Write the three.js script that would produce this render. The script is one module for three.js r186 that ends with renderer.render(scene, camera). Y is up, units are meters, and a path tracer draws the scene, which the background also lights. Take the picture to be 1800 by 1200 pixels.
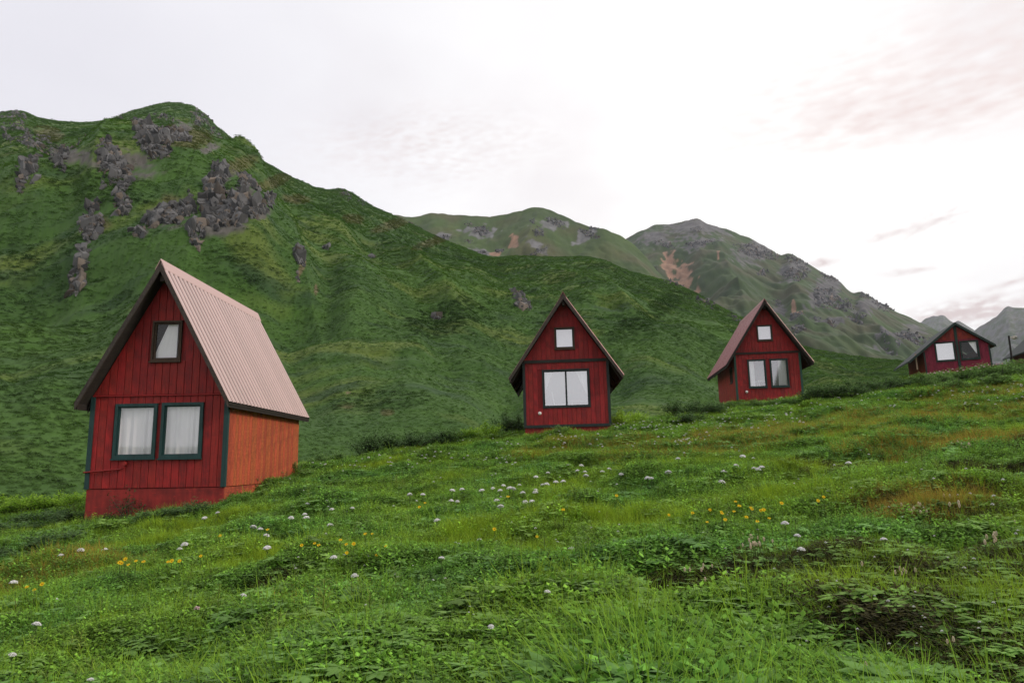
import * as THREE from 'three';
import { mergeGeometries } from 'three/addons/utils/BufferGeometryUtils.js';
import { ImprovedNoise } from 'three/addons/math/ImprovedNoise.js';

// ---------------------------------------------------------------- camera, sky, sun, exposure
const FOCAL = 1250, PITCH = 9.6 * Math.PI / 180, ROLL = -0.022;       // lens in units of an 1800 x 1200 frame
const scene = new THREE.Scene();
const camera = new THREE.PerspectiveCamera(2 * Math.atan(600 / FOCAL) * 180 / Math.PI, 1.5, 0.1, 20000);
camera.rotation.set(PITCH, 0, ROLL);
camera.updateMatrixWorld();
const renderer = new THREE.WebGLRenderer({ antialias: true });
renderer.toneMapping = THREE.LinearToneMapping;
renderer.toneMappingExposure = 1.1;
renderer.shadowMap.enabled = true;

const noise3 = new ImprovedNoise();
const N = (x, y, z = 0.37) => noise3.noise(x, y, z);
const clamp = (v, a = 0, b = 1) => Math.min(b, Math.max(a, v));
const sstep = (a, b, v) => { const t = clamp((v - a) / (b - a)); return t * t * (3 - 2 * t); };
const lerp = (a, b, t) => a + (b - a) * t;
function fbm(x, y, z, oct = 4) { let s = 0, a = 0.5, f = 1; for (let i = 0; i < oct; i++) { s += a * N(x * f, y * f, z + i * 7.13); a *= 0.5; f *= 2.03; } return s; }
function rng(seed) { let s = seed >>> 0; return () => { s = (s + 0x6D2B79F5) >>> 0; let t = s; t = Math.imul(t ^ (t >>> 15), t | 1); t ^= t + Math.imul(t ^ (t >>> 7), t | 61); return ((t ^ (t >>> 14)) >>> 0) / 4294967296; }; }
const rayDir = (px, py) => new THREE.Vector3((px - 900) / FOCAL, (600 - py) / FOCAL, -1).applyQuaternion(camera.quaternion);
const at = (px, py, d) => rayDir(px, py).multiplyScalar(d);

const SUN = new THREE.Vector3(0.80, 0.52, 0.24).normalize();
{
  const W = 4096, H = 2048, data = new Float32Array(W * H * 4);
  const glow = rayDir(1250, 380).normalize(), dull = rayDir(-50, 40).normalize();
  const clouds = [ // direction, angular half sizes, tilt, strength: small low clouds near the peaks
    [1640, 390, 0.04, 0.012, -0.22, 0.34], [1560, 412, 0.03, 0.006, -0.15, 0.35], [1443, 461, 0.018, 0.006, 0, 0.55], [1600, 476, 0.03, 0.005, 0, 0.35],
    [1785, 494, 0.035, 0.004, -0.2, 0.4], [1690, 548, 0.06, 0.012, -0.08, 0.9], [1735, 552, 0.04, 0.015, 0.05, 0.6], [760, 262, 0.16, 0.045, -0.05, 0.2], [690, 235, 0.1, 0.03, -0.2, 0.14],
  ].map(([px, py, a, b, t, s]) => { const d = rayDir(px, py).normalize(); return { az: Math.atan2(d.x, -d.z), el: Math.asin(d.y), a, b, t, s }; });
  const p0 = rayDir(1180, 262).normalize(), p1 = rayDir(1830, 150).normalize();
  const pa = [Math.atan2(p0.x, -p0.z), Math.asin(p0.y)], pb = [Math.atan2(p1.x, -p1.z), Math.asin(p1.y)];
  const pl = Math.hypot(pb[0] - pa[0], pb[1] - pa[1]), pu = [(pb[0] - pa[0]) / pl, (pb[1] - pa[1]) / pl];
  for (let j = 0; j < H; j++) {
    const el = ((j + 0.5) / H - 0.5) * Math.PI;
    for (let i = 0; i < W; i++) {
      const o = (j * W + i) * 4;
      let r = 0.9, g = 0.89, b = 0.9;
      if (el > -0.02) {
        const th = ((i + 0.5) / W - 0.5) * 2 * Math.PI, ce = Math.cos(el), se = Math.sin(el);
        const dx = ce * Math.cos(th), dz = ce * Math.sin(th), az = Math.atan2(dx, -dz);
        const ang = Math.acos(clamp(dx * glow.x + se * glow.y + dz * glow.z, -1, 1));
        const k = Math.exp(-((ang / 0.62) ** 2));
        r = lerp(0.86, 1.08, k); g = lerp(0.845, 1.065, k); b = lerp(0.865, 1.05, k);
        const dk = Math.exp(-((Math.acos(clamp(dx * dull.x + se * dull.y + dz * dull.z, -1, 1)) / 0.55) ** 2)); r *= 1 - 0.16 * dk; g *= 1 - 0.155 * dk; b *= 1 - 0.1 * dk;
        const q = 1 / (se + 0.18), cx = dx * q, cz = dz * q;
        const veil = fbm(cx * 1.6 + 3, cz * 1.6, 2.2, 4);
        const v = clamp(veil * 1.1, 0, 0.4) * 0.62;
        r *= 1 - v * 0.42; g *= 1 - v * 0.5; b *= 1 - v * 0.46;
        const vl = clamp(-veil * 0.9 - 0.05, 0, 0.35) * 0.35;
        r *= 1 + vl * 0.4; g *= 1 + vl * 0.4; b *= 1 + vl * 0.35;
        // rippled pink cloud bank
        const ta = (az - pa[0]) * pu[0] + (el - pa[1]) * pu[1], tb = -(az - pa[0]) * pu[1] + (el - pa[1]) * pu[0];
        if (ta > -0.25 && ta < 1.2 && Math.abs(tb) < 0.3) {
          const rip = fbm(ta * 26 + tb * 30, tb * 90 - ta * 12, 5.1, 5) * 0.62 + 0.34;
          const env = sstep(-0.1, 0.32, ta) * (1 - sstep(0.7, 1.2, ta)) * (tb > 0 ? Math.exp(-((tb / 0.1) ** 2)) : Math.exp(-((tb / 0.035) ** 2)));
          const m = clamp(env * rip * 1.5, 0, 0.9);
          r = lerp(r, 0.83, m); g = lerp(g, 0.69, m); b = lerp(b, 0.665, m);
        }
        for (const c of clouds) {
          let da = az - c.az; const de = el - c.el;
          if (Math.abs(da) > c.a * 2.4 || Math.abs(de) > c.b * 3.2) continue;
          const y = de + da * c.t, w = fbm(da * 60 + c.az * 9, y * 190, 8.4, 4);
          const d = (da / c.a) ** 2 + (y / c.b) ** 2;
          const m = clamp(Math.exp(-d) * c.s * (0.75 + w * 3.2), 0, 0.9);
          r = lerp(r, 0.70, m); g = lerp(g, 0.58, m); b = lerp(b, 0.57, m);
        }
      }
      data[o] = r; data[o + 1] = g; data[o + 2] = b; data[o + 3] = 1;
    }
  }
  const t = new THREE.DataTexture(data, W, H, THREE.RGBAFormat, THREE.FloatType);
  t.mapping = THREE.EquirectangularReflectionMapping; t.magFilter = THREE.LinearFilter; t.minFilter = THREE.LinearFilter; t.needsUpdate = true;
  scene.background = t; scene.environment = t;
}
const sun = new THREE.DirectionalLight(new THREE.Color(1.0, 0.88, 0.76), 2.0);
sun.position.copy(SUN).multiplyScalar(400); sun.castShadow = true; sun.shadow.radius = 24; sun.shadow.mapSize.set(4096, 4096);
Object.assign(sun.shadow.camera, { left: -150, right: 150, top: 150, bottom: -150, near: 1, far: 1200 });
scene.add(sun, sun.target);
scene.fog = new THREE.FogExp2(new THREE.Color(0.80, 0.86, 0.95), 0.00007);

// ---------------------------------------------------------------- helpers
const taken = new Map();
function numbered(name) { const n = taken.get(name) ?? 0; taken.set(name, n + 1); return n ? `${name}_${String(n).padStart(3, '0')}` : name; }
function tag(o, label, category, group, kind) { o.userData.label = label; o.userData.category = category; if (group) o.userData.group = group; if (kind) o.userData.kind = kind; return o; }
function thing(name, label, category, group) { const g = new THREE.Group(); g.name = numbered(name); scene.add(g); return tag(g, label, category, group); }
function part(name, geo, mat, parent) { const m = new THREE.Mesh(geo, mat); m.name = name; m.castShadow = m.receiveShadow = true; parent.add(m); return m; }
function structure(name, geo, mat, label, category) { const m = new THREE.Mesh(geo, mat); m.name = numbered(name); m.castShadow = m.receiveShadow = true; scene.add(m); return tag(m, label, category, null, 'structure'); }
const C = (r, g, b) => new THREE.Color().setRGB(r, g, b);
const std = (color, roughness = 0.9, extra = {}) => new THREE.MeshStandardMaterial({ color, roughness, ...extra });
class Geo {                                                     // triangles with colours
  constructor() { this.p = []; this.c = []; this.i = []; }
  v(x, y, z, c) { this.p.push(x, y, z); this.c.push(c[0], c[1], c[2]); return this.p.length / 3 - 1; }
  t(a, b, c) { this.i.push(a, b, c); }
  build(flat = false) {
    let g = new THREE.BufferGeometry();
    g.setAttribute('position', new THREE.Float32BufferAttribute(this.p, 3));
    g.setAttribute('color', new THREE.Float32BufferAttribute(this.c, 3));
    g.setIndex(this.i);
    if (flat) g = g.toNonIndexed();
    g.computeVertexNormals(); return g;
  }
  // folded, drooping leaf: base b, direction d (unit), side s (unit), length, half width
  leaf(b, d, s, len, hw, droop, c1, c2 = c1) {
    const mx = b.x + d.x * len * 0.5, my = b.y + d.y * len * 0.5, mz = b.z + d.z * len * 0.5;
    const nx = d.y * s.z - d.z * s.y, ny = d.z * s.x - d.x * s.z, nz = d.x * s.y - d.y * s.x, k = hw * 0.35;
    const B = this.v(b.x, b.y, b.z, c1), M = this.v(mx, my - droop * 0.2, mz, c1);
    const L = this.v(mx - s.x * hw + nx * k, my - s.y * hw + ny * k - droop * 0.2, mz - s.z * hw + nz * k, c2);
    const R = this.v(mx + s.x * hw + nx * k, my + s.y * hw + ny * k - droop * 0.2, mz + s.z * hw + nz * k, c2);
    const T = this.v(b.x + d.x * len, b.y + d.y * len - droop, b.z + d.z * len, c2);
    this.t(B, L, M); this.t(B, M, R); this.t(L, T, M); this.t(M, T, R);
  }
  blade(x, z, h, w, az, lean, c1, c2) {                          // grass blade: bent strip of three segments
    const ca = Math.cos(az), sa = Math.sin(az); let prev = null;
    for (let k = 0; k <= 3; k++) {
      const t = k / 3, off = lean * t * t, y = h * t * (1 - 0.22 * Math.min(1.5, lean / h) * t), ww = w * (1 - t * 0.92) * (k ? 1 : 0.8), c = [lerp(c1[0], c2[0], t), lerp(c1[1], c2[1], t), lerp(c1[2], c2[2], t)];
      const X = x + ca * off, Z = z + sa * off;
      const a = this.v(X - sa * ww, y, Z + ca * ww, c), b = this.v(X + sa * ww, y, Z - ca * ww, c);
      if (prev) { this.t(prev[0], prev[1], a); this.t(prev[1], b, a); }
      prev = [a, b];
    }
  }
  stick(a, b, r0, r1, c, n = 4) {
    const d = b.clone().sub(a).normalize(), u = new THREE.Vector3(Math.abs(d.y) > 0.9 ? 1 : 0, Math.abs(d.y) > 0.9 ? 0 : 1, 0).cross(d).normalize(), w = d.clone().cross(u), ra = [], rb = [];
    for (let k = 0; k < n; k++) {
      const t = k / n * 2 * Math.PI, cu = Math.cos(t), su = Math.sin(t);
      ra.push(this.v(a.x + (u.x * cu + w.x * su) * r0, a.y + (u.y * cu + w.y * su) * r0, a.z + (u.z * cu + w.z * su) * r0, c));
      rb.push(this.v(b.x + (u.x * cu + w.x * su) * r1, b.y + (u.y * cu + w.y * su) * r1, b.z + (u.z * cu + w.z * su) * r1, c));
    }
    for (let k = 0; k < n; k++) { const m = (k + 1) % n; this.t(ra[k], ra[m], rb[m]); this.t(ra[k], rb[m], rb[k]); }
  }
  octa(x, y, z, r, c, sq = 1) {
    const a = [[r, 0, 0], [-r, 0, 0], [0, r * sq, 0], [0, -r * sq, 0], [0, 0, r], [0, 0, -r]].map((q) => this.v(x + q[0], y + q[1], z + q[2], c));
    for (const [i, j, k] of [[2, 4, 0], [2, 0, 5], [2, 5, 1], [2, 1, 4], [3, 0, 4], [3, 5, 0], [3, 1, 5], [3, 4, 1]]) this.t(a[i], a[j], a[k]);
  }
}
const V3 = (x, y, z) => new THREE.Vector3(x, y, z);

// ---------------------------------------------------------------- meadow: the hillside that the cabins stand on
const pins = [[0, 0, -1.5], [2.2, -3, -1.12], [-3, -4, -1.68], [5, 1, -0.95], [-6, 2, -2.15], [0, 9, -2.1], [12, 6, -0.5], [-12, 9, -3.0], [30, 0, 1.6], [-30, 0, -4.5], [60, -20, 6.5], [0, 40, -5], [-40, 40, -9], [50, 40, 1],
  [-11.1, -18.2, -1.56], [-7.5, -18.2, -1.14], [-7.4, -24.9, -0.3], [-11.2, -25, -0.72], [0.45, -29.5, 0.86], [4.05, -29.6, 1.04], [12.6, -39.3, 2.75], [16.2, -39.6, 2.85], [34, -57, 6.2], [38.5, -58, 6.4], [42.2, -59.6, 7.2], [-30, -20, -2.6], [9, -26, 0.95], [5, -17, -0.1], [17, -28, 1.75], [0, -19, -0.5], [25, -38, 3.5], [8, -8, -0.35],
  ...[[600, 815, 29], [700, 802, 31], [800, 780, 33], [60, 908, 24], [-150, 930, 24], [1180, 742, 41], [1500, 702, 52], [1590, 684, 55], [1800, 668, 60]].map(([a, b, d]) => { const p = at(a, b, d); return [p.x, p.z, p.y]; })];
const tps = (() => {
  const n = pins.length, m = n + 3, A = Array.from({ length: m }, () => new Float64Array(m + 1));
  const U = (r2) => r2 < 1e-9 ? 0 : r2 * Math.log(r2) * 0.5;
  for (let i = 0; i < n; i++) {
    for (let j = 0; j < n; j++) A[i][j] = U((pins[i][0] - pins[j][0]) ** 2 + (pins[i][1] - pins[j][1]) ** 2) + (i === j ? 6 : 0);
    A[i][n] = A[n][i] = 1; A[i][n + 1] = A[n + 1][i] = pins[i][0]; A[i][n + 2] = A[n + 2][i] = pins[i][1]; A[i][m] = pins[i][2];
  }
  for (let k = 0; k < m; k++) {
    let p = k; for (let i = k + 1; i < m; i++) if (Math.abs(A[i][k]) > Math.abs(A[p][k])) p = i;
    [A[k], A[p]] = [A[p], A[k]];
    for (let i = 0; i < m; i++) if (i !== k) { const f = A[i][k] / A[k][k]; if (f) for (let j = k; j <= m; j++) A[i][j] -= f * A[k][j]; }
  }
  const w = A.map((r, k) => r[m] / r[k]);
  return (x, z) => { let s = w[n] + w[n + 1] * x + w[n + 2] * z; for (let i = 0; i < n; i++) s += w[i] * U((x - pins[i][0]) ** 2 + (z - pins[i][1]) ** 2); return s; };
})();
const crest = [[-80, -20], [-30, -24], [-17, -25.5], [-7, -29], [0, -34.5], [8, -41], [15, -47], [28, -58], [40, -65], [60, -76], [140, -110]];
function crestZ(x) { for (let i = 0; i + 1 < crest.length; i++) if (x <= crest[i + 1][0] || i + 2 === crest.length) { const t = (x - crest[i][0]) / (crest[i + 1][0] - crest[i][0]); return lerp(crest[i][1], crest[i + 1][1], t); } }
function meadowY(x, z) {
  const s = Math.max(0, (crestZ(x) - z) * 0.75), d = Math.hypot(x, z);
  const hum = sstep(2, 6, d) * (0.42 * fbm(x * 0.42, z * 0.42, 1.7, 2) + 0.36 * fbm(x * 1.1, z * 1.1, 4.4, 2));
  return tps(x, z) + hum - 0.5 * s * s / (s + 9);
}
function groundHit(px, py, lift = 0) {                            // where the sight line of a pixel meets the meadow (raised by lift)
  const d = rayDir(px, py); let t = 1.5;
  for (; t < 110; t *= 1.01) if (d.y * t <= meadowY(d.x * t, d.z * t) + lift) break;
  let a = t / 1.01, b = t;
  for (let k = 0; k < 14; k++) { const m = (a + b) / 2; if (d.y * m <= meadowY(d.x * m, d.z * m) + lift) b = m; else a = m; }
  return V3(d.x * b, meadowY(d.x * b, d.z * b), d.z * b);
}
// where species grow: dark heath on the right foreground, rusty sedge in patches
const spots = (list) => list.map(([px, py, r]) => { const p = groundHit(px, py); return [p.x, p.z, r]; });
const rusty = spots([[1290, 775, 2.6], [1420, 765, 3], [1560, 750, 3.5], [1680, 740, 3.5], [1180, 800, 1.6], [1020, 800, 2.0], [1640, 800, 1.5], [40, 1030, 1.5], [110, 1012, 0.9], [1600, 905, 0.7], [560, 1100, 0.45], [1500, 745, 2.5], [1750, 700, 3], [1250, 790, 2]]);
const heathSpots = spots([[1320, 770, 1.5], [1500, 830, 1.6], [1400, 1010, 0.95], [1560, 1040, 1.1], [1650, 900, 1.3], [1750, 1000, 1.2], [1750, 850, 1.5], [900, 1070, 0.55], [1000, 1060, 0.5], [720, 1060, 0.35], [1150, 1060, 0.5], [1240, 1040, 0.5], [1700, 1130, 0.8], [1480, 1110, 0.5], [480, 1045, 0.5], [130, 1060, 0.5], [40, 1080, 0.4], [360, 1150, 0.3], [1380, 830, 0.9], [1790, 780, 2.2], [1230, 1150, 0.3]]);
const near = (list, x, z) => { let m = 0; for (const [a, b, r] of list) { const q = ((x - a) ** 2 + (z - b) ** 2) / (r * r); if (q < 3) m = Math.max(m, Math.exp(-q * 1.1)); } return m; };
const grassMat = new THREE.MeshStandardMaterial({ vertexColors: true, roughness: 1 });
{
  const g = new Geo(), az = [];
  for (let a = -180; a < -48; a += 4) az.push(a);
  for (let a = -48; a <= 48; a += 0.4) az.push(a);
  for (let a = 52; a <= 180; a += 4) az.push(a);
  const rows = [0.02]; for (let r = 0.6; r < 170; r *= 1.026) rows.push(r);
  for (const r of rows) for (const a of az) {
    const x = r * Math.sin(a * Math.PI / 180), z = -r * Math.cos(a * Math.PI / 180), ru = near(rusty, x, z), n = fbm(x * 2, z * 2, 9, 3), k = 0.8 + n * 0.9;
    const col = [lerp(0.05, 0.085, ru), lerp(0.055, 0.065, ru), lerp(0.025, 0.022, ru)].map((v) => v * k);
    g.v(x, meadowY(x, z) - 0.02, z, col);
  }
  const m = az.length;
  for (let i = 0; i + 1 < rows.length; i++) for (let j = 0; j + 1 < m; j++) { const a = i * m + j; g.t(a, a + 1, a + m); g.t(a + 1, a + m + 1, a + m); }
  structure('meadow', g.build(), grassMat, 'sloping green alpine meadow carrying the cabins', 'meadow');
}
console.log('meadow');

// ---------------------------------------------------------------- mountains
function curve(list, k) {                                         // smooth interpolation of [phi, value...] points
  const x = list.map((p) => p[0]), y = list.map((p) => p[k]), n = x.length;
  const d = x.map((_, i) => i === 0 ? (y[1] - y[0]) / (x[1] - x[0]) : i === n - 1 ? (y[i] - y[i - 1]) / (x[i] - x[i - 1]) : ((y[i] - y[i - 1]) / (x[i] - x[i - 1]) + (y[i + 1] - y[i]) / (x[i + 1] - x[i])) / 2);
  return (v) => {
    if (v <= x[0]) return y[0]; if (v >= x[n - 1]) return y[n - 1];
    let i = 0; while (v > x[i + 1]) i++;
    const h = x[i + 1] - x[i], t = (v - x[i]) / h, t2 = t * t, t3 = t2 * t;
    return y[i] * (2 * t3 - 3 * t2 + 1) + h * d[i] * (t3 - 2 * t2 + t) + y[i + 1] * (-2 * t3 + 3 * t2) + h * d[i + 1] * (t3 - t2);
  };
}
const polar = (px, py) => { const d = rayDir(px, py); return [Math.atan2(d.x, -d.z), d.y / Math.hypot(d.x, d.z)]; };
class Slope {                                                     // a mountainside between its foot and its skyline, with a back slope
  constructor({ sky, foot, power = 1.1, relief, ribs = [] }) {
    const s = sky.map(([px, py, r]) => { const [p, t] = polar(px, py); return [p, t, r]; }).sort((a, b) => a[0] - b[0]), f = foot.map(([px, py, r]) => { const [p, t] = polar(px, py); return [p, t * r, r]; }).sort((a, b) => a[0] - b[0]);
    this.ts = curve(s, 1); this.rs = curve(s, 2); this.yf = curve(f, 1); this.rf = curve(f, 2); this.power = power; this.relief = relief;
    this.p0 = s[0][0]; this.p1 = s[s.length - 1][0]; this.ribs = [];
    for (const [amp, w, pts] of ribs) this.ribs.push({ amp, w, pts: pts.map(([px, py]) => this.fromPixel(px, py)) });
  }
  base(phi, s) {
    const rf = this.rf(phi), rs = this.rs(phi), yf = this.yf(phi), ys = this.ts(phi) * rs;
    const r = rf + (rs - rf) * s, y = s <= 1 ? yf + (ys - yf) * Math.pow(Math.max(0, s), this.power) : ys - (r - rs) * 0.55 * (r - rs) / (r - rs + 25);
    return { x: r * Math.sin(phi), y, z: -r * Math.cos(phi), r, slope: (ys - yf) / Math.max(30, rs - rf) };
  }
  sAt(phi, t) { let a = 0, b = 1; for (let k = 0; k < 22; k++) { const m = (a + b) / 2, p = this.base(phi, m); if (p.y / p.r < t) a = m; else b = m; } return (a + b) / 2; }
  fromPixel(px, py) { const [phi, t] = polar(px, py), s = this.sAt(phi, t), p = this.base(phi, s); return { phi, s, ...p }; }
  point(phi, s, fine = 1) {
    const p = this.base(phi, s); let d = 0;
    for (const rb of this.ribs) {
      let best = 1e9, bt = 0;
      for (let k = 0; k + 1 < rb.pts.length; k++) {
        const a = rb.pts[k], b = rb.pts[k + 1], ux = b.x - a.x, uy = b.y - a.y, uz = b.z - a.z, t = clamp(((p.x - a.x) * ux + (p.y - a.y) * uy + (p.z - a.z) * uz) / (ux * ux + uy * uy + uz * uz));
        const q = (p.x - a.x - ux * t) ** 2 + (p.y - a.y - uy * t) ** 2 + (p.z - a.z - uz * t) ** 2;
        if (q < best) { best = q; bt = (k + t) / (rb.pts.length - 1); }
      }
      const q = Math.sqrt(best) / rb.w;
      if (q < 3) d += rb.amp * (rb.amp > 0 ? Math.exp(-q * 1.2) : Math.exp(-q * q)) * Math.min(1, bt * 5 + 0.15, (1 - bt) * 4) * clamp(s * 6) * (s > 1 ? 0.1 : clamp((1 - s) * 1.5 + 0.01));
    }
    const up = p.slope * (p.r - this.rf(phi)), edge = s > 1 ? 0.3 : clamp((1 - s) * 1.5 + 0.03);
    d += this.relief(p, phi, s, edge, fine);
    const al = Math.atan(p.slope), sa = Math.sin(al), ca = Math.cos(al);
    p.x -= Math.sin(phi) * sa * d; p.z += Math.cos(phi) * sa * d; p.y += ca * d; p.d = d;
    return p;
  }
  mesh(cols, rows, paint, back = 14, margin = 0) {
    const g = new Geo(); g.p = []; let n = 0;
    const m = rows + back, S = [];
    for (let i = 0; i < cols; i++) {
      const phi = lerp(this.p0, this.p1, i / (cols - 1)), b0 = this.base(phi, 0), tf = b0.y / b0.r, tt = this.ts(phi);
      for (let j = 0; j < m; j++) {
        const s = j < rows ? (j === 0 ? 0 : this.sAt(phi, lerp(tf, tt, j / (rows - 1)))) : 1 + 0.04 * (j - rows + 1) ** 1.4;
        const q = this.point(phi, j === rows - 1 ? 1 : s);
        g.v(q.x, q.y, q.z, paint(q, phi, s));
      }
    }
    for (let i = 0; i + 1 < cols; i++) for (let j = 0; j + 1 < m; j++) { const a = i * m + j, b = a + m; g.t(a, b, b + 1); g.t(a, b + 1, a + 1); }
    return g.build();
  }
}
const R1 = rng(11);
const mixc = (a, b, t) => [lerp(a[0], b[0], t), lerp(a[1], b[1], t), lerp(a[2], b[2], t)];
const billow = (x, y, z) => 1 - Math.abs(N(x, y, z)) * 2;
const patchMask = (list) => { const q = list.map(([px, py, rx, ry, tilt = 0]) => { const [p, t] = polar(px, py); return { p, t, a: rx / FOCAL, b: ry / FOCAL, c: Math.cos(tilt), s: Math.sin(tilt) }; }); return (phi, t, wob) => { let m = 0; for (const e of q) { const u = (phi - e.p) * Math.cos(Math.atan(e.t)), v = t - e.t, du = (u * e.c - v * e.s) / e.a, dv = (u * e.s + v * e.c) / e.b, d = du * du + dv * dv; if (d < 4) m = Math.max(m, 1 - Math.sqrt(d) + wob); } return m; }; };

// the big green mountain on the left with its long shoulder
const slopeA = new Slope({
  sky: [[-700, 330, 600], [-400, 250, 600], [-200, 215, 610], [-60, 205, 620], [0, 199, 620], [35, 196, 620], [70, 208, 625], [180, 213, 640], [240, 193, 650], [300, 181, 650], [345, 190, 640], [385, 226, 620], [440, 268, 600], [530, 320, 570], [575, 334, 560], [602, 333, 550], [650, 360, 530], [700, 383, 500], [760, 413, 480], [820, 438, 460], [862, 453, 455], [900, 451, 480], [980, 453, 490], [1050, 455, 480], [1100, 475, 460], [1200, 505, 430], [1290, 553, 390], [1400, 606, 340], [1500, 630, 300], [1620, 640, 270], [1750, 655, 260], [1950, 670, 250]],
  foot: [[-700, 1000, 44], [0, 960, 46], [400, 930, 52], [700, 870, 60], [900, 830, 66], [1200, 780, 80], [1500, 735, 98], [1950, 720, 110]],
  power: 1.08,
  ribs: [
    [16.5, 26, [[190, 216], [205, 300], [160, 370], [130, 450]]], [19.5, 26, [[375, 330], [440, 372], [500, 440], [545, 540], [610, 640]]], [12.0, 22, [[615, 400], [680, 450], [760, 530], [870, 630]]],
    [10.5, 16, [[850, 455], [960, 500], [1070, 555], [1190, 640]]], [9.0, 16, [[720, 400], [840, 475], [950, 550], [1050, 640]]], [6.8, 12, [[1040, 458], [1140, 525], [1240, 590], [1330, 650]]], [9.0, 20, [[20, 230], [60, 330], [40, 450]]],
    [-13.5, 11, [[470, 385], [520, 450], [556, 515], [520, 570], [470, 610]]], [-10.5, 22, [[640, 400], [720, 520], [800, 650]]], [-12.0, 26, [[250, 430], [210, 560], [180, 700]]], [-7.5, 14, [[780, 440], [900, 520], [1000, 610]]], [-9.0, 20, [[100, 260], [90, 360], [60, 520]]],
  ],
  relief: (p, phi, s, edge, fine) => {
    const a = phi * 420, u = p.r * 1.12;
    const ft = sstep(0, 0.12, s), sz = clamp(p.r / 330, 0.32, 1.1); let d = edge * ft * (17 * fbm(a / 130, u / 210, 3.3, 3) + 6.5 * fbm(a / 38 + 9, u / 60, 5.1, 2));
    if (fine) {
      const al = phi * p.r, warp = 4 * N(al / 40, u / 40, 2);
      d += clamp((1 - s) * 5 + 0.1) * ft * (1.25 * sz * billow(al / 15, (u + warp) / 6.5, 1.1) + 0.8 * sz * billow(al / 6, (u + warp) / 2.9, 6.4) + 0.5 * sz * billow(al / 2.2, u / 1.3, 3.8)) + 0.5 * (1 - edge) * billow(al / 9, 1.1, 2.2);
    }
    return d;
  },
});
const screeA = patchMask([[395, 315, 30, 11, -0.7], [430, 345, 40, 13, -0.7], [465, 375, 28, 13, -0.7], [320, 225, 26, 14, -0.6], [370, 260, 30, 10, -0.6], [290, 380, 40, 25], [400, 395, 60, 28, -0.4], [230, 285, 60, 30], [130, 275, 45, 20], [250, 410, 8, 14, 0.8]]);
const brownA = patchMask([[330, 240, 45, 30], [760, 425, 50, 10, -0.4], [690, 395, 50, 12, -0.4], [480, 320, 40, 14, -0.55], [420, 290, 50, 16, -0.6], [520, 350, 30, 12], [620, 385, 24, 12], [300, 350, 20, 12], [170, 390, 26, 16], [85, 235, 24, 16], [610, 715, 20, 6], [680, 725, 16, 8]]);
const soilA = patchMask([[612, 690, 6, 3], [530, 470, 6, 22, 0.3], [555, 510, 4, 14]]);
function paintA(p, phi, s) {
  const al = phi * p.r, u = p.r * 1.12, tb = p.y / Math.hypot(p.x, p.z);
  const big = fbm(al / 60, u / 34, 1.9, 3), mid = fbm(al / 14, u / 6, 8.2, 3), fine = N(al / 2.1, u / 1.2, 4.2);
  let c = mixc([0.024, 0.066, 0.008], [0.045, 0.106, 0.011], clamp(0.48 + big * 0.9 + mid * 0.85 + fine * 0.16));
  c = mixc(c, [0.14, 0.17, 0.028], clamp((fbm(al / 26 + 40, u / 16, 6.6, 3) - 0.06) * 2.2, 0, 0.42));
  c = mixc(c, [0.022, 0.055, 0.016], clamp((fbm(al / 11, u / 4.5, 12.6, 3) - 0.12) * 4, 0, 0.8));
  const br = brownA(phi, tb, 0.8 * mid); if (br > 0.15) c = mixc(c, [0.085, 0.075, 0.026], clamp((br - 0.15) * 1.8, 0, 0.75));
  const sc = screeA(phi, tb, 1.1 * mid + 0.25 * fine); if (sc > 0.34) { const q = 0.75 + 0.9 * Math.abs(fine) + 0.4 * N(al / 0.9, u / 0.8, 1); c = mixc(c, [0.085 * q, 0.076 * q, 0.074 * q], clamp((sc - 0.34) * 5, 0, 0.92)); }
  const so = soilA(phi, tb, 0.5 * mid); if (so > 0.3) c = mixc(c, [0.16, 0.11, 0.07], 0.7);
  const j = 0.86 + 0.28 * R1(); return [c[0] * j, c[1] * j, c[2] * j];
}
const hillA = structure('mountain', slopeA.mesh(1150, 440, paintA), grassMat, 'steep green mountain with grey crags rising behind the cabins', 'mountain');
console.log('mountain A');

const rough = (amp, big, sm) => (p, phi, s, edge, fine) => { const al = phi * p.r; return edge * (amp * fbm(al / big, p.r / big, 7.7, 3)) + (0.25 + 0.75 * edge) * (sm * (Math.abs(fbm(al / (big * 0.22), p.r / (big * 0.4), 2.7, 3)) * 2 - 0.4)) + (fine ? (0.35 + 0.65 * edge) * sm * 0.35 * fbm(al / (big * 0.05), p.r / (big * 0.09), 5.5, 2) : 0); };
const slopeB = new Slope({
  sky: [[480, 460, 1000], [560, 410, 1000], [640, 385, 1000], [690, 377, 1000], [730, 381, 990], [760, 374, 980], [800, 377, 980], [870, 379, 960], [910, 371, 950], [950, 363, 940], [985, 376, 930], [1040, 399, 900], [1062, 402, 890], [1108, 424, 880], [1135, 450, 850], [1160, 480, 830], [1190, 504, 820], [1290, 562, 780], [1380, 620, 750]],
  foot: [[480, 600, 620], [900, 560, 620], [1200, 590, 600], [1380, 640, 600]], power: 1.15,
  relief: rough(30, 190, 9), ribs: [[18, 30, [[950, 366], [930, 420], [890, 470]]], [16, 30, [[1060, 404], [1110, 450], [1160, 520]]], [-16, 24, [[1000, 385], [1020, 440], [1040, 490]]], [-14, 24, [[860, 382], [880, 420], [870, 460]]]],
});
const pinkB = patchMask([[905, 432, 14, 22, -0.3], [870, 445, 14, 8], [930, 470, 10, 8]]);
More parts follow.
